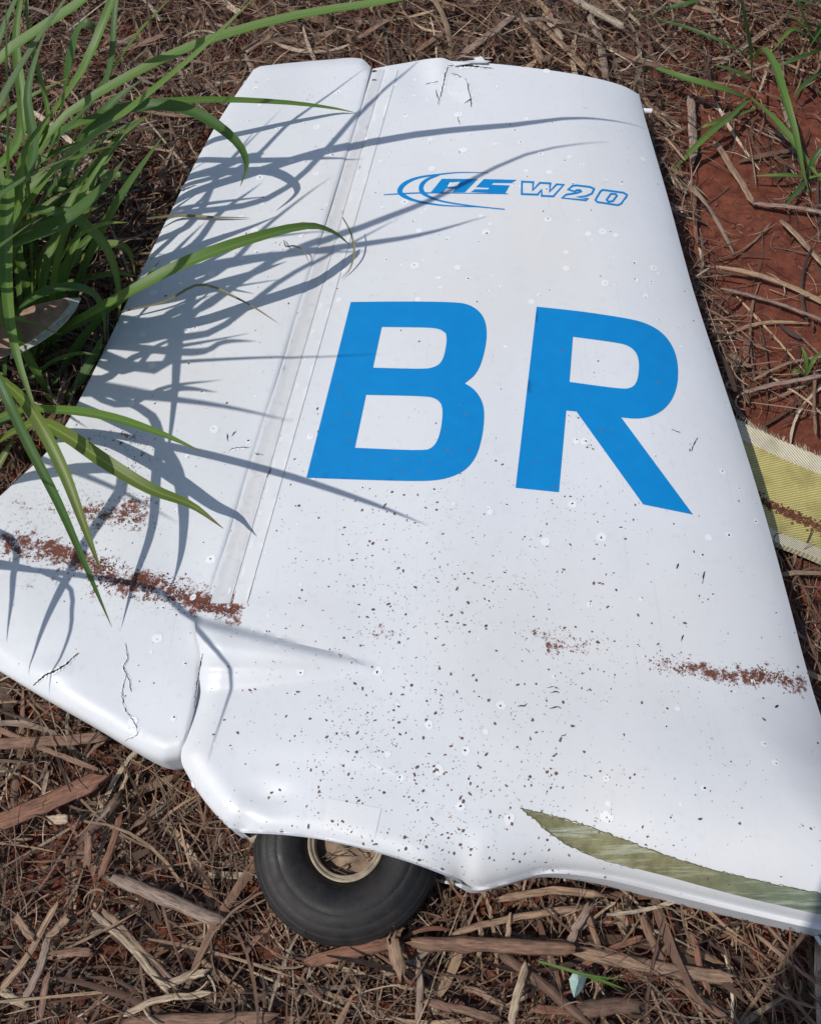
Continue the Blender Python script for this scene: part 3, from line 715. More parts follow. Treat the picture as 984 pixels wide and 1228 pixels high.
B(c2, [(-20,540,.04),(40,508,.15),(78,521,.185),(125,553,.20),(180,586,.19),(230,606,.172),(268,634,.158)], 18, 'g3', twist=.1, fold=.3)
B(c2, [(-60,560,.03),(-10,515,.1),(15,500,.12),(35,512,.11)], 13, 'g2')
B(c2, [(-30,600,.03),(0,555,.06),(20,520,.08)], 10, 'g3')
# clump fill: many blades crowding the base, most of the crown beyond the frame
for i in range(52):
    b = P(random.uniform(-70, 85), random.uniform(235, 500), 0); b.z = 0
    az = random.gauss(.4, 1.2); arch(c1, b, az, random.uniform(.18, .46), random.uniform(.85, 1.5), random.uniform(.4, 1.9), random.uniform(.013, .025), random.choice(['g2', 'g1', 'g1', 'g3']), twist=random.uniform(-.5, .7))
c3 = empty('grass_clump', P(-190, 330, 0.0))
tag(c3, 'outermost tall grass tuft standing left of the arching clump', 'grass')
for i in range(38):
    b = P(random.uniform(-330, -60), random.uniform(140, 560), 0); b.z = 0
    arch(c3, b, random.gauss(.35, .9), random.uniform(.35, .75), random.uniform(1.0, 1.5), random.uniform(.4, 1.3), random.uniform(.012, .022), random.choice(['g1', 'g2', 'g1']), twist=random.uniform(-.4, .8))
cotE = 1 / math.tan(SUN_EL)
def above(u, v, zr, z0=.1):
    p = P(u, v, z0); return p + Vector((-math.cos(SUN_AZ)*cotE*zr, -math.sin(SUN_AZ)*cotE*zr, zr))
def tall(par, base_px, way, wd, mat='g1', **k):
    """tall blade from its root through points given as (rudder pixel below along the sun, height over it)"""
    b = P(base_px[0], base_px[1], 0); pts = [tuple(b)]; f0 = above(*way[0])
    pts.append((b.x*.55 + f0.x*.45, b.y*.55 + f0.y*.45, f0.z*.62)); pts += [tuple(above(*q)) for q in way]
    v_, f_, uv_ = blade_mesh(pts, wd, **k); return mk('blade', v_, f_, M[mat], par, uv=uv_)
tall(c1, (20, 330), [(215,245,.2),(265,190,.3),(335,125,.4)], .008, 'g1', twist=.2)
tall(c1, (30, 300), [(270,200,.2),(350,140,.3),(445,82,.36)], .011, 'g2', twist=.3)
tall(c1, (30, 330), [(330,230,.3),(440,130,.4),(512,70,.45)], .014, 'g1', twist=.2)
tall(c3, (-40, 400), [(200,380,.3),(330,310,.4),(440,275,.45),(530,245,.49),(640,197,.5),(738,180,.5)], .015, 'g1', twist=.2)
tall(c3, (-60, 400), [(230,400,.3),(350,330,.4),(490,265,.5)], .015, 'g2', twist=.1)
tall(c3, (-80, 420), [(110,430,.2),(260,430,.3),(470,430,.5)], .009, 'g1')
tall(c1, (5, 440), [(215,330,.24),(205,400,.22),(203,480,.2),(195,565,.15)], .019, 'g1', twist=.2)
tall(c1, (-40, 450), [(100,450,.2),(160,420,.22),(300,400,.3)], .018, 'g2')
for a in [(150,395,.22,250,350,.3),(130,440,.2,225,395,.28),(190,350,.2,330,300,.33),(165,470,.22,260,470,.3),(180,400,.25,300,330,.36),(150,350,.2,240,260,.3),(200,300,.2,310,215,.33),(120,480,.2,265,455,.3),(220,420,.3,310,410,.38),(170,440,.3,235,350,.4),(240,330,.3,400,215,.45),(205,270,.22,300,150,.35)]:
    tall(c3, (random.uniform(-130, -20), random.uniform(330, 480)), [(a[0], a[1], a[2]), ((a[0]+a[3])/2, (a[1]+a[4])/2 - 6, (a[2]+a[5])/2 + .01), (a[3], a[4], a[5])], random.uniform(.011, .019), random.choice(['g1', 'g2']), twist=random.uniform(-.3, .4))
c9 = empty('grass_clump', P(-230, 690, 0.0))
tag(c9, 'loose grass tuft growing just past the rudder bottom corner', 'grass')
tall(c9, (-210, 640), [(130,560,.2),(95,650,.2),(65,720,.15),(33,808,.1)], .019, 'g1')
tall(c9, (-200, 660), [(60,690,.15),(88,740,.16),(78,790,.15),(55,835,.12)], .006, 'g2')
tall(c9, (-230, 690), [(160,700,.24),(225,735,.3),(270,762,.31),(297,797,.3),(290,840,.29),(270,915,.27)], .008, 'g1', base_w=.9)
tall(c9, (-230, 640), [(-5,640,.12),(12,700,.14),(5,770,.1)], .012, 'g2')
for i in range(14):
    b = P(-230 + random.uniform(-60, 60), 690 + random.uniform(-60, 60), 0); arch(c9, b, random.uniform(1.5, 4.8), random.uniform(.2, .45), random.uniform(.8, 1.4), random.uniform(.6, 1.8), random.uniform(.008, .016), random.choice(['g1', 'g2']))
c4 = empty('grass_clump', P(905, 118, 0.0))
tag(c4, 'sparse thin grass tuft on red soil beside the fin tip', 'grass')
for pix, wd_, mt in [([(897,118,.015),(870,108,.05),(825,95,.06),(790,83,.05),(758,72,.03)], 9, 'g1'), ([(897,118,.015),(855,104,.05),(800,86,.05),(762,78,.03)], 6, 'g2'),
    ([(905,70,.1),(914,57,.13),(928,78,.13),(940,115,.12),(953,160,.09),(962,205,.05),(970,232,.02)], 10, 'g1'), ([(900,118,.01),(925,140,.05),(950,170,.05),(968,195,.03),(990,225,.015)], 9, 'g1'),
    ([(897,119,.015),(875,140,.04),(850,160,.05),(820,190,.03),(797,214,.015)], 8, 'g1'), ([(905,130,.015),(870,143,.035),(848,150,.04),(832,158,.02)], 6, 'g3'),
    ([(900,100,.01),(899,65,.08),(892,25,.15),(884,-20,.22)], 12, 'g2'), ([(897,66,.02),(865,50,.05),(820,32,.05),(780,22,.03),(740,14,.02)], 5, 'g2'), ([(905,98,.015),(880,85,.03),(850,76,.035)], 5, 'g2'),
    ([(780,14,.03),(820,5,.05),(860,-8,.06)], 6, 'g2')]: B(c4, pix, wd_, mt, n=16)
c5 = empty('grass_clump', P(968, 212, 0.0))
tag(c5, 'small grass sprig at the foot of the thin tuft, blades flat on soil', 'grass')
for pix, wd_, mt in [([(968,212,.01),(975,190,.04),(995,165,.07)], 6, 'g2'), ([(968,212,.01),(940,210,.03),(900,211,.02)], 5, 'g1'), ([(968,214,.01),(955,230,.02),(938,250,.012)], 6, 'g2'), ([(968,214,.01),(990,208,.03),(1010,202,.03)], 5, 'g1')]: B(c5, pix, wd_, mt, n=12)
c6 = empty('grass_clump', P(985, 40, 0.0))
tag(c6, 'leafy grass tuft rooted behind the thin tuft on straw', 'grass')
for pix, wd_, mt in [([(975,50,.01),(962,20,.08),(950,-15,.14)], 10, 'g1'), ([(975,50,.01),(985,30,.06),(1000,-5,.12)], 9, 'g2'), ([(975,50,.01),(950,35,.05),(925,62,.03)], 6, 'g1'), ([(985,60,.01),(955,70,.05),(920,85,.03)], 6, 'g2'), ([(985,85,.01),(965,100,.03),(950,118,.02)], 6, 'g2'), ([(975,50,.01),(990,45,.07),(1030,20,.12)], 9, 'g1')]: B(c6, pix, wd_, mt, n=12)
for i in range(10): arch(c6, P(985 + random.uniform(-15, 30), 45 + random.uniform(-25, 40), 0), random.uniform(0, 6.28), random.uniform(.1, .22), random.uniform(.7, 1.4), random.uniform(.8, 2), random.uniform(.004, .008), random.choice(['g1', 'g2']))
c7 = empty('grass_clump', P(968, 432, 0.0))
tag(c7, 'tiny green seedling on red soil above the yellow panel', 'grass')
for pix, wd_ in [([(966,450,.005),(965,430,.03),(960,414,.04)], 6), ([(966,450,.005),(975,432,.03),(985,420,.03)], 5), ([(966,450,.005),(955,445,.02),(946,450,.01)], 5)]: B(c7, pix, wd_, 'g1', n=10)
# dead blades lying on the fin
def dead_blade(pix, wd_, label):
    pts = []
    for u, v, l in pix:
        q = drape(u, v, l); pts.append(tuple(q if q is not None else P(u, v, .085 + l)))
    dep = pts[0][1]*CP + (HC - pts[0][2])*SP; v_, f_, uv_ = blade_mesh(pts, wd_*dep/FPX, n=16)
    tag(mk('dead_blade', v_, f_, M['g4'], uv=uv_), label, 'dry grass')
dead_blade([(176,262,.02),(215,264,.01),(260,264,.006),(300,263,.004)], 4, 'thin dry blade lying straight across the rudder edge')
dead_blade([(341,290,.004),(345,302,.012),(356,306,.02),(366,309,.015),(371,318,.004)], 2.2, 'short curled dry fibre lying on the rudder')
dead_blade([(416,289,.05),(424,298,.035),(427,312,.02),(420,326,.006),(408,336,.003)], 2.5, 'withered curled blade tip hanging onto the hinge line')
dead_blade([(150,385,.02),(200,370,.015),(245,352,.02),(290,366,.014),(333,389,.004)], 3.5, 'bent dry twig resting across the rudder below the arching blade')
# dry leaf
lf = [P(-20, 395, .1), P(0, 385, .12), P(40, 366, .14), P(78, 357, .15), P(84, 365, .148), P(72, 382, .14), P(45, 405, .125), P(12, 424, .11), P(-20, 440, .1)]
dl = mk('dry_leaf', lf + [p + Vector((0, 0, -.0015)) for p in lf], [tuple(range(9))[::-1], tuple(range(9, 18))] + [(i, (i+1) % 9, 9+(i+1) % 9, 9+i) for i in range(9)], M['leafdry'], smooth=False)
tag(dl, 'broad brown dead leaf with pale torn edge inside the grass clump', 'leaf')
le = [P(78, 357, .152), P(97, 357, .15), P(90, 372, .146), P(80, 384, .142), P(66, 398, .136), P(45, 412, .128), P(12, 430, .112), P(12, 424, .112), P(45, 404, .127), P(70, 382, .142), P(84, 365, .15)]
lo_ = np.array(dl.location)
ob = mk('leaf_edge', le + [p + Vector((0, 0, -.0012)) for p in le], [tuple(range(11))[::-1], tuple(range(11, 22))] + [(i, (i+1) % 11, 11+(i+1) % 11, 11+i) for i in range(11)], M['leafedge'], dl, smooth=False)

# ================================================================== STRAW LITTER (uncountable) AND SINGLE STALKS
PAL = np.array([(.54,.37,.23), (.42,.27,.165), (.28,.16,.10), (.16,.085,.055), (.42,.315,.235), (.74,.60,.43), (.24,.10,.058), (.075,.045,.034), (.44,.26,.15)])
PW = np.array([.15, .16, .19, .17, .09, .08, .06, .11, .02]); PW = PW / PW.sum()
finpoly = np.array(list(map(tuple, np.concatenate([crv(RT)(np.linspace(0, 1, 20)), crv(FT)(np.linspace(0, 1, 30)), crv(FR)(np.linspace(0, .9, 60)), crv(FB)(np.linspace(1, 0, 60)), crv(RB)(np.linspace(1, 0, 20)), crv(RL)(np.linspace(1, 0, 40))]))))
LEu = crv(FR)(np.linspace(0, .7, 50))
def density(x, y, coarse):
    """straw cover: thick mulch to the left, top and bottom; thin on the trodden red soil right of the leading edge"""
    p = np.stack([x, y, 0*x], -1); uv = proj(p); u, v = uv[..., 0], uv[..., 1]
    le = np.interp(v, LEu[:, 1], LEu[:, 0])
    right = sstep(-10, 50, u - le) * sstep(30, 130, v) * (1 - sstep(1000, 1090, v))
    pat = np.array([noise.noise(Vector((a*5, b*5, 7.7))) for a, b in zip(x, y)])
    d = 1 - right * (1 - np.clip(.13 + .8*pat, .03, .6) * (1 - .75*sstep(520, 640, v)))
    soilpatch = np.exp(-(((u-90)/50)**2 + ((v-1040)/55)**2)) * .6 + np.exp(-(((u-655)/45)**2 + ((v-1128)/16)**2)) * .6 + np.exp(-(((u-940)/60)**2 + ((v-1140)/22)**2)) * .6
    bare = np.exp(-(((u-880)/70)**2 + ((v-290)/60)**2)) + np.exp(-(((u-830)/60)**2 + ((v-20)/22)**2))*.8
    d = d * (1 - soilpatch) * (1 - .85*np.clip(bare, 0, 1))
    d = np.where(inside(uv, np.array([(838,470),(884,495),(984,538),(1120,580),(1110,745),(984,690),(925,665),(860,640)], float)), 0, d)
    d = np.where((u > -30) & inside(uv, finpoly * .94 + np.array([492, 600]) * .06), 0, d)
    return d, right
GZ = lambda x, y: np.array([gz(a, b) for a, b in zip(x, y)])
def strips(n, Lr, Wr, seg, zr, tilt, cross, name, label, area, bendr=.35, colmul=1.0, seed=1):
    r = np.random.default_rng(seed)
    x = r.uniform(area[0], area[1], n); y = r.uniform(area[2], area[3], n)
    d, right = density(x, y, 0); k = r.random(n) < d
    if area is OUT: k &= ~((x > AR[0]) & (x < AR[1]) & (y > AR[2]) & (y < AR[3]))
    x, y, right = x[k], y[k], right[k]; n = len(x)
    L = Lr[0] + (Lr[1]-Lr[0]) * r.random(n)**2.0; W = Wr[0] + (Wr[1]-Wr[0]) * r.random(n)**2.2
    ang0 = np.array([noise.noise(Vector((a*2.3, b*2.3, 3.3)))*5 for a, b in zip(x, y)])
    ang = ang0 + r.normal(0, .9, n); bend = r.normal(0, bendr, n)
    z0 = GZ(x, y) + zr[0] + (zr[1]-zr[0]) * r.random(n) * (1 - .75*right)
    tl = r.normal(0, tilt, n) * (1 - .5*right); roll = r.normal(0, .5, n); sag = r.normal(0, .02, n)*L*2
    m = seg + 1; q = np.linspace(-.5, .5, m)[None]
    a = ang[:, None] + bend[:, None] * q * 2
    dx, dy = np.cos(a), np.sin(a)
    px = np.cumsum(dx, 1); py = np.cumsum(dy, 1); px = (px - px.mean(1, keepdims=True)) * (L/m)[:, None]; py = (py - py.mean(1, keepdims=True)) * (L/m)[:, None]
    cx = x[:, None] + px; cy = y[:, None] + py
    cz = z0[:, None] + tl[:, None] * q * L[:, None] + sag[:, None] * (q*q*4 - .4)
    cz = np.maximum(cz, .0)
    prof = np.clip(1.15 - np.abs(q)*.6, 0, 1) * np.ones((n, 1)); prof = prof * r.uniform(.75, 1.15, (n, m)); prof[:, 0] *= r.uniform(.1, .9, n); prof[:, -1] *= r.uniform(.05, .8, n)
    hw = W[:, None] * prof * .5; rl = roll[:, None] + r.normal(0, .25, n)[:, None] * q * 4
    sx, sy = -dy * np.cos(rl), dx * np.cos(rl); sz = np.sin(rl)
    cs = np.linspace(-1, 1, cross); V_ = np.zeros((n, m, cross, 3)); UV_ = np.zeros((n, m, cross, 2))
    for i, e in enumerate(cs):
        lift = -(e*e) * .45 * hw * np.sign(r.random(n)-.35)[:, None]
        V_[:, :, i, 0] = cx + sx*e*hw; V_[:, :, i, 1] = cy + sy*e*hw; V_[:, :, i, 2] = cz + sz*e*hw + lift
        UV_[:, :, i, 0] = (e*.5+.5) * (W*60)[:, None] + (np.arange(n)*.37)[:, None]; UV_[:, :, i, 1] = (q+.5)*(L*30)[:, None] + (np.arange(n)*1.7)[:, None]
    c = PAL[r.choice(len(PAL), n, p=PW)] * r.uniform(.4, 1.22, (n, 1)) * colmul
    C_ = np.broadcast_to(c[:, None, None, :], (n, m, cross, 3)).reshape(-1, 3)
    base_i = (np.arange(n) * m * cross)[:, None, None]; row = np.arange(seg)[None, :, None] * cross; cc = np.arange(cross-1)[None, None]
    i0 = base_i + row + cc; F_ = np.stack([i0, i0 + 1, i0 + cross + 1, i0 + cross], -1).reshape(-1, 4)
    o = mk(name, V_.reshape(-1, 3), F_, M['straw'], uv=UV_.reshape(-1, 2), vcol=C_, smooth=cross > 2)
    return tag(o, label, 'straw', kind='stuff')
OUT = (-2.8, 2.6, -1.6, 4.2); AR = (-1.15, 1.25, -.32, 2.15)
strips(8500, (.06, .34), (.0025, .0105), 8, (.003, .058), .13, 3, 'straw_litter', 'thick brown mulch of shredded cane leaves', AR, bendr=.3, seed=11)
strips(25000, (.03, .24), (.001, .0042), 6, (.003, .066), .17, 3, 'straw_strands', 'narrow brown straw strands tangled over the mulch', AR, bendr=.45, seed=14)
strips(52000, (.012, .11), (.0004, .0018), 5, (.003, .068), .25, 2, 'straw_fibres', 'fine brown straw fibres and shreds on the mulch', AR, bendr=.7, seed=12)
strips(16000, (.06, .34), (.002, .012), 5, (.003, .05), .13, 2, 'straw_litter', 'looser straw scattered around the mulch bed', OUT, seed=15)
strips(14000, (.005, .028), (.0008, .004), 2, (.002, .055), .35, 2, 'straw_chaff', 'small broken chaff between the straw pieces', AR, colmul=.9, seed=13)

def stalk(pix, wpx, colr, label, group, rnd=False, z=.05):
    if label.startswith('*'):
        ln = sum(math.dist(a[:2], b[:2]) for a, b in zip(pix[:-1], pix[1:])); dx_, dy_ = abs(pix[-1][0]-pix[0][0]), abs(pix[-1][1]-pix[0][1])
        label = ('thin ' if wpx < 8 else 'broad ' if wpx > 12 else '') + ('short ' if ln < 50 else 'long ' if ln > 95 else '') + CN[colr] + ' cane stalk ' + ('along' if dx_ > 2*dy_ else 'pointing at' if dy_ > 2*dx_ else 'slanting to') + label[1:]
    k = len(pix); pts = np.array([tuple(P(p[0], p[1], p[2] if len(p) > 2 else z)) for p in pix])
    f = crv([(i, *p) for i, p in enumerate(pts)]) if k > 2 else (lambda t: pts[0]*(1-np.asarray(t)[:, None]) + pts[1]*np.asarray(t)[:, None])
    n = 14; t = np.linspace(0, k-1, n); c = f(t); L = np.linalg.norm(np.diff(c, axis=0), axis=1).sum()
    c = c + np.cumsum(rng.normal(0, .0006, c.shape), 0); dep = pts[0][1]*CP + (HC - pts[0][2])*SP; wm = wpx*dep/FPX/2
    seg = 10; V_, UV_, F_, C_ = [], [], [], []; ph = rng.random(seg); ecc = .75 if rnd else .22
    node = rng.random()*.6 + .2
    for i in range(n):
        d = Vector(c[min(i+1, n-1)] - c[max(i-1, 0)]).normalized(); s = d.cross(Vector((0, 0, 1))).normalized(); u_ = s.cross(d)
        q = i/(n-1); e = 1 + .22*math.exp(-((q-node)/.03)**2)*rnd
        e *= (.55 if i in (0, n-1) else 1) * rng.uniform(.93, 1.07)
        for j in range(seg):
            a = 2*math.pi*j/seg; rr = wm*e*(1 + .14*math.sin(ph[j]*6.28))
            end = d * ((ph[j]-.5) * wm * 3.0) * (i in (0, n-1))
            V_.append(Vector(c[i]) + end + s*math.cos(a)*rr + u_*math.sin(a)*rr*ecc); UV_.append((j/seg*wm*110, q*L*30))
            C_.append(np.array(colr) * (.8 + .4*ph[(j*3) % seg]))
    for i in range(n-1):
        for j in range(seg): a, b = i*seg+j, i*seg+(j+1) % seg; F_.append((a, b, b+seg, a+seg))
    F_ += [tuple(range(seg))[::-1], tuple(range((n-1)*seg, n*seg))]
    tag(mk('cane_stalk', V_, F_, M['straw'], uv=UV_, vcol=np.array(C_)), label, 'stalk', group)
TAN, LT, BR, DK, GR, RD = (.42,.27,.17), (.60,.46,.31), (.30,.17,.108), (.17,.10,.068), (.40,.29,.225), (.30,.135,.078)
CN = {TAN: 'tan', LT: 'pale tan', BR: 'brown', DK: 'dark', GR: 'grey-brown', RD: 'reddish'}
GL = 'cane stalks left of the wheel'; l_ = '* the rudder hem, in straw left of the tyre'
stalk([(139,1053),(205,1080),(272,1110)], 15, GR, 'thick rounded grey-brown cane stalk left of the tyre', GL, True, .055)
for a in [([(112,1095),(160,1140),(203,1193)], 9, LT), ([(124,1093),(165,1135),(214,1190)], 9, TAN), ([(0,1187),(38,1135),(66,1080)], 9, TAN), ([(30,1200),(52,1150),(60,1120)], 9, GR), ([(196,1182),(246,1166)], 9, LT), ([(0,1190),(30,1210)], 9, LT), ([(60,984),(86,982)], 11, LT), ([(60,1120),(84,1100)], 9, TAN), ([(105,1040),(108,1003)], 8, BR), ([(118,1055),(142,980)], 8, RD), ([(60,1148),(110,1142)], 11, BR), ([(50,1222),(60,1175)], 8, BR), ([(145,1216),(195,1195),(250,1190)], 8, LT), ([(150,1228),(240,1222),(330,1218)], 14, BR), ([(20,1100),(42,1125)], 8, TAN)]:
    stalk(*a, l_, GL, False, .052)
stalk([(100,1006),(122,982),(148,952)], 13, DK, 'dark rounded cane stem pointing at the rudder hem', GL, True, .045)
stalk([(-20,995),(60,962),(128,933)], 22, RD, 'wide reddish cane sheath lying along the rudder hem', GL, False, .05)
stalk([(-20,893),(60,888),(132,880)], 14, BR, 'flat brown cane strip just under the rudder edge', GL, False, .05)
GB = 'cane stalks below the tail cone'; lb = '* the keel, in straw below the tail cone'
stalk([(495,1131),(590,1133),(688,1137)], 15, BR, 'long straight brown cane stalk below the tail cone', GB, True, .062)
stalk([(690,1141),(780,1163),(878,1176)], 15, TAN, 'long tan cane stalk splitting beside the pale shard', GB, False, .055)
stalk([(600,1145),(650,1180),(708,1228)], 13, DK, 'dark slanting cane stem under the light upright stalk', GB, True, .05)
stalk([(612,1232),(622,1195),(633,1158)], 10, LT, 'light upright cane stalk crossing a dark stem', GB, True, .066)
for a in [([(683,1131),(694,1108),(706,1085)], 10, GR), ([(700,1212),(770,1205)], 18, DK), ([(540,1122),(620,1100),(705,1083)], 9, TAN), ([(695,1160),(740,1135),(772,1122)], 8, RD), ([(600,1078),(660,1066),(720,1072)], 9, TAN), ([(510,1200),(560,1210),(600,1222)], 9, BR), ([(640,1210),(700,1216)], 10, RD), ([(500,1228),(505,1180),(502,1155)], 8, GR), ([(575,1145),(580,1110)], 6, TAN), ([(610,1140),(613,1098)], 6, TAN), ([(770,1100),(800,1165)], 9, BR), ([(800,1175),(870,1225)], 9, BR), ([(905,1120),(960,1170),(990,1190)], 5, TAN), ([(700,1090),(730,1160)], 8, BR), ([(560,1185),(600,1205)], 8, TAN), ([(740,1090),(752,1120)], 10, TAN), ([(830,1120),(850,1190)], 8, RD)]:
    stalk(*a, lb, GB, False, .055)
stalk([(472,1122),(478,1168)], 15, TAN, 'short upright cane stub touching the tyre tread', GB, False, .07)
stalk([(372,1154),(425,1142),(472,1132)], 15, RD, 'reddish flat cane piece wedged along the tyre', GB, False, .055)
GT = 'cane stalks beyond the fin tip'; lt_ = '* the fin tip, in straw beyond it'
stalk([(686,-4),(720,15),(752,32)], 10, (.5,.42,.31), 'pale bleached cane stalk beyond the fin tip', GT, True, .05)
for a in [([(705,15),(718,50),(724,92)], 9, GR), ([(552,68),(582,45),(618,18)], 9, GR), ([(640,22),(675,55),(712,92)], 9, TAN), ([(622,15),(640,45),(650,75)], 10, TAN), ([(500,60),(540,30)], 8, BR), ([(650,18),(672,48)], 8, LT), ([(330,40),(290,62)], 10, TAN), ([(470,20),(430,45)], 8, BR), ([(200,40),(150,60)], 9, BR), ([(735,60),(800,88)], 8, BR)]:
    stalk(*a, lt_, GT, False, .045)
GS = 'cane stalks on the red soil'; ls_ = '* the fin tip, on bare red soil'
for a in [([(827,115),(830,150),(831,194)], 10, GR), ([(857,168),(880,205),(902,243)], 9, TAN), ([(937,265),(962,290),(988,318)], 8, TAN), ([(904,243),(945,247),(990,252)], 7, GR), ([(785,128),(800,140),(815,152)], 7, LT), ([(866,75),(900,50),(950,12)], 7, GR), ([(855,0),(857,44)], 6, TAN), ([(803,208),(812,218),(824,228)], 8, LT), ([(888,472),(930,462),(988,450)], 6, GR), ([(905,455),(945,435),(990,425)], 4, TAN), ([(893,430),(897,400)], 8, RD), ([(875,425),(900,440)], 6, TAN), ([(865,345),(930,362),(990,385)], 5, GR), ([(975,445),(978,520)], 4, BR), ([(832,222),(836,290)], 5, RD)]:
    stalk(*a, ls_, GS, False, .014)
for q in range(9):
    a = random.uniform(3.4, 6.0); r0 = random.uniform(.008, .036); c = Vector((wc.x + r0*math.cos(a), wc.y + r0*math.sin(a), wc.z + .006)); d = Vector((random.gauss(0, 1), random.gauss(0, .6), 0)).normalized() * random.uniform(.008, .02); x = d.orthogonal().normalized() * .0008
    mk('straw_bit', [c - d - x, c - d + x, c + d + x*.5 + Vector((0, 0, .004)), c + d - x*.5 + Vector((0, 0, .004))], [(0, 1, 2, 3)], M['twig'], wheel, smooth=False)
# soil clods
V_, F_ = [], []
for _ in range(1500):
    u, v = random.uniform(770, 1150), random.uniform(-20, 900); b = P(u, v, 0); r = .0012 + .005*random.random()**3; z = gz(b.x, b.y); s0 = len(V_)
    for rr, zz in ((1, -.2), (.9, .45), (.35, .9)):
        for k in range(6): V_.append((b.x + math.cos(k*1.047)*r*rr*random.uniform(.75, 1.25), b.y + math.sin(k*1.047)*r*rr*random.uniform(.75, 1.25), z + zz*r*random.uniform(.8, 1.1)))
    for l in (0, 1): F_ += [(s0+l*6+k, s0+l*6+(k+1) % 6, s0+l*6+6+(k+1) % 6, s0+l*6+6+k) for k in range(6)]
    F_.append(tuple(range(s0+12, s0+18)))
tag(mk('soil_crumbs', V_, F_, M['clod'], smooth=False), 'loose red soil crumbs beside the leading edge', 'soil', kind='stuff')
# pale shard, white chip, wire-thin green sprig near the bottom
sh = [P(688, 1197, .056), P(684, 1186, .062), P(682, 1175, .067), P(686, 1168, .070), P(692, 1164, .071), P(699, 1166, .066), P(703, 1172, .060), P(699, 1184, .058), P(694, 1192, .055), P(693, 1178, .073), P(690, 1187, .067)]
fs_ = [(0, 1, 10), (1, 2, 9), (1, 9, 10), (2, 3, 9), (3, 4, 9), (4, 5, 9), (5, 6, 9), (6, 7, 9), (7, 8, 10), (7, 10, 9), (8, 0, 10)]
o = mk('shard', sh + [p + Vector((.001, 0, -.003)) for p in sh], fs_ + [tuple(k + 11 for k in f)[::-1] for f in fs_] + [(k, (k+1) % 9, 11 + (k+1) % 9, 11 + k) for k in range(9)], M['shard'], smooth=False)
tag(o, 'pale green translucent shard stuck in the straw', 'shard')
ch = [P(976, 1122, .06), P(990, 1116, .06), P(1000, 1128, .06), P(984, 1134, .058)]
o = mk('paint_chip', ch + [p + Vector((0, 0, -.003)) for p in ch], [tuple(range(4))[::-1], tuple(range(4, 8))] + [(i, (i+1) % 4, 4+(i+1) % 4, 4+i) for i in range(4)], M['spot'], smooth=False)
tag(o, 'small white paint chip on the straw beside the boom', 'paint chip')
c8 = empty('grass_sprig', P(700, 1170, .05)); tag(c8, 'thin green grass sprig lying across the pale shard', 'grass')
for pix in [[(645,1153,.07),(680,1163,.074),(705,1170,.074),(750,1176,.066)], [(690,1166,.074),(720,1176,.07),(752,1188,.062)]]: B(c8, pix, 4, 'g1', n=12)

# ================================================================== THE PHOTOGRAPHER (stands just outside the frame, shadow falls on the straw)
def skin(name, chains, mat, parent, root=0):
    import bmesh
    bm = bmesh.new(); sl = bm.verts.layers.skin.verify(); idx = {}; off = Vector(root_off(parent))
    for ch in chains:
        prev = None
        for p in ch:
            k = tuple(round(c, 4) for c in p[:3])
            if k not in idx:
                v = bm.verts.new(Vector(p[:3]) - off); v[sl].radius = (p[3], p[4] if len(p) > 4 else p[3]); v[sl].use_root = len(idx) == 0; idx[k] = v
            v = idx[k]
            if prev is not None and prev is not v and not bm.edges.get((prev, v)): bm.edges.new((prev, v))
            prev = v
    me = bpy.data.meshes.new(name); bm.to_mesh(me); bm.free(); me.materials.append(mat)
    o = bpy.data.objects.new(name, me); col.objects.link(o); o.parent = parent
    m = o.modifiers.new('skin', 'SKIN'); m.use_smooth_shade = True; m2 = o.modifiers.new('sub', 'SUBSURF'); m2.levels = m2.render_levels = 2
    return o
M['skin'] = simple('skin', (.36, .22, .15, 1), .55, .08, 40, .05); M['cloth'] = simple('shirt_cloth', (.16, .17, .19, 1), .9, .12, 200, .2); M['jean'] = simple('trouser_cloth', (.05, .06, .085, 1), .9, .15, 200, .2)
M['shoe'] = simple('shoe_leather', (.06, .045, .035, 1), .6, .2, 80); M['hair'] = simple('hair', (.03, .022, .018, 1), .6, .3, 150); M['phone'] = simple('phone_black', (.02, .02, .022, 1), .25, .1, 50)
PX, PY = -.055, -.345
per = empty('person', (PX, PY, 0)); tag(per, 'standing person in shirt and trousers whose shadow falls below the boom', 'person')
pel = (PX, PY-.04, .86, .12, .09)
tor = [pel, (PX, PY-.05, 1.0, .115, .085), (PX, PY-.02, 1.18, .125, .09), (PX, PY+.02, 1.33, .12, .075), (PX, PY+.05, 1.41, .05, .05), (PX, PY+.075, 1.48, .055, .06), (PX, PY+.095, 1.55, .072, .085), (PX, PY+.09, 1.62, .06, .07)]
chains = [tor]; legs = []; arms = []
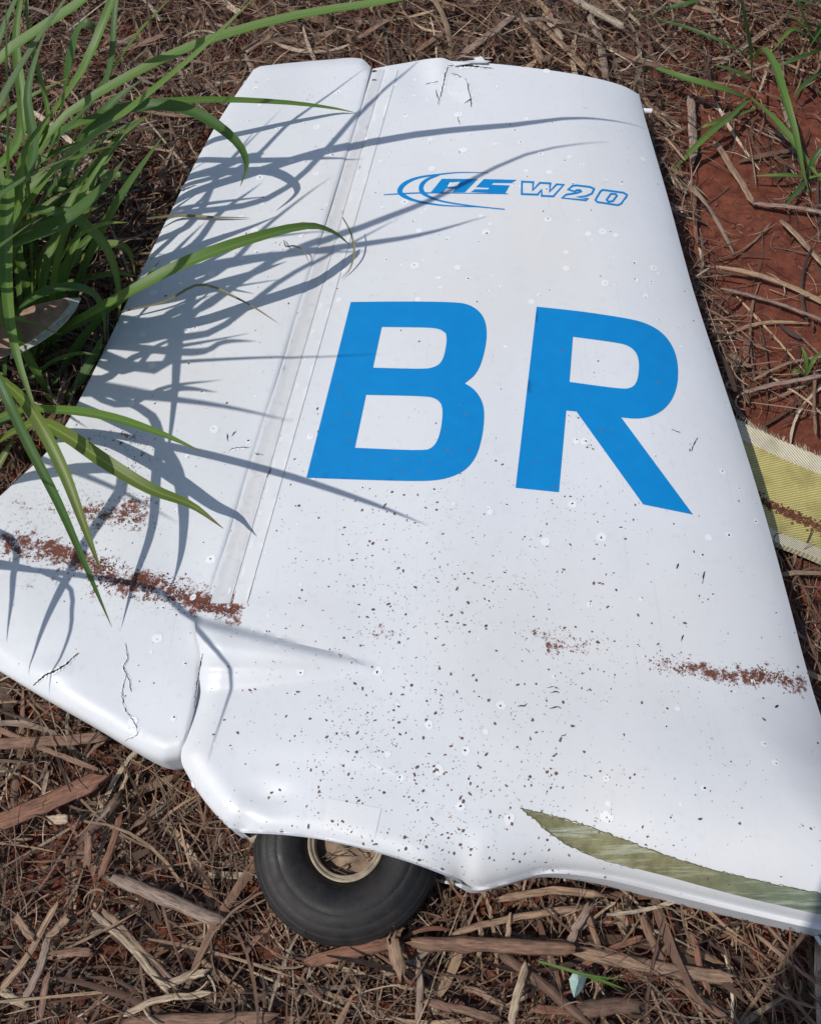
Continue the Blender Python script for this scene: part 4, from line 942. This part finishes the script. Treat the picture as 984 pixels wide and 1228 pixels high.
for s_ in (-1, 1):
    lg = [pel, (PX+s_*.10, PY-.04, .80, .085), (PX+s_*.11, PY+.02, .62, .072), (PX+s_*.115, PY+.06, .46, .056), (PX+s_*.12, PY-.01, .28, .05), (PX+s_*.125, PY-.06, .10, .036), (PX+s_*.13, PY-.06, .045, .04, .035), (PX+s_*.135, PY+.03, .035, .042, .03), (PX+s_*.14, PY+.10, .028, .034, .022)]
    ar = [tor[3], (PX+s_*.17, PY+.02, 1.32, .055), (PX+s_*.19, PY-.01, 1.18, .046), (PX+s_*.185, PY+.04, 1.02, .039), (PX+s_*.10, PY+.14, 1.03, .033), (PX+s_*.075 + .02, PY+.262, 1.085, .024, .02), (PX+s_*.06 + .02, PY+.288, 1.10, .028, .016)]
    legs.append(lg); arms.append(ar); chains += [lg, ar]
    hx_, hy_, hz_ = ar[-1][:3]
    for k in range(4): chains.append([ar[-1], (hx_ - s_*.008, hy_ + .012 + .0*k, hz_ + .024 - .016*k, .009), (hx_ - s_*.022, hy_ + .018, hz_ + .026 - .018*k, .008), (hx_ - s_*(.034 - .004*abs(k-1)), hy_ + .010, hz_ + .024 - .018*k, .007)])
    chains.append([ar[-2], (hx_ - s_*.004, hy_ - .022, hz_ + .018, .010), (hx_ - s_*.022, hy_ - .018, hz_ + .032, .008)])
    chains.append([tor[6], (PX+s_*.078, PY+.085, 1.555, .012, .018)])
chains.append([tor[6], (PX, PY+.185, 1.545, .014)])
skin('body', chains, M['skin'], per)
skin('shirt', [[(p[0], p[1], p[2], p[3]+.014, (p[4] if len(p) > 4 else p[3])+.014) for p in tor[:4]]] + [[(p[0], p[1], p[2], p[3]+.014) for p in [tor[3]] + a[1:3]] for a in arms], M['cloth'], per)
skin('trousers', [[(p[0], p[1], p[2], p[3]+.015, (p[4] if len(p) > 4 else p[3])+.015) for p in l[:6]] for l in legs], M['jean'], per)
for l in legs: skin('shoe', [[(p[0], p[1], p[2], p[3]+.01, (p[4] if len(p) > 4 else p[3])+.01) for p in l[6:]]], M['shoe'], per)
skin('hair', [[(PX, PY+.05, 1.53, .06), (PX, PY+.06, 1.60, .075), (PX, PY+.09, 1.645, .066)]], M['hair'], per)
fwd = Vector((0, CP, -SP)); upv = Vector((0, SP, CP)); rt = Vector((1, 0, 0)); pc = CAM - fwd*.010 - upv*.055 + rt*.02
ph = empty('phone', pc); tag(ph, 'black phone held in both hands above the straw', 'phone')
def obox(c, hx2, hy2, hz2):
    V_ = [c + rt*(a*hx2) + upv*(b*hy2) + fwd*(d*hz2) for a in (-1, 1) for b in (-1, 1) for d in (-1, 1)]
    return V_, [(0, 1, 3, 2), (4, 6, 7, 5), (0, 4, 5, 1), (2, 3, 7, 6), (0, 2, 6, 4), (1, 5, 7, 3)]
v_, f_ = obox(pc, .036, .075, .004); mk('case', v_, f_, M['phone'], ph, smooth=False)
v_, f_ = obox(pc - fwd*.0045, .033, .070, .0004); mk('screen', v_, f_, M['phone'], ph, smooth=False)
for o in bpy.data.objects:
    if '_o' in o: del o['_o']
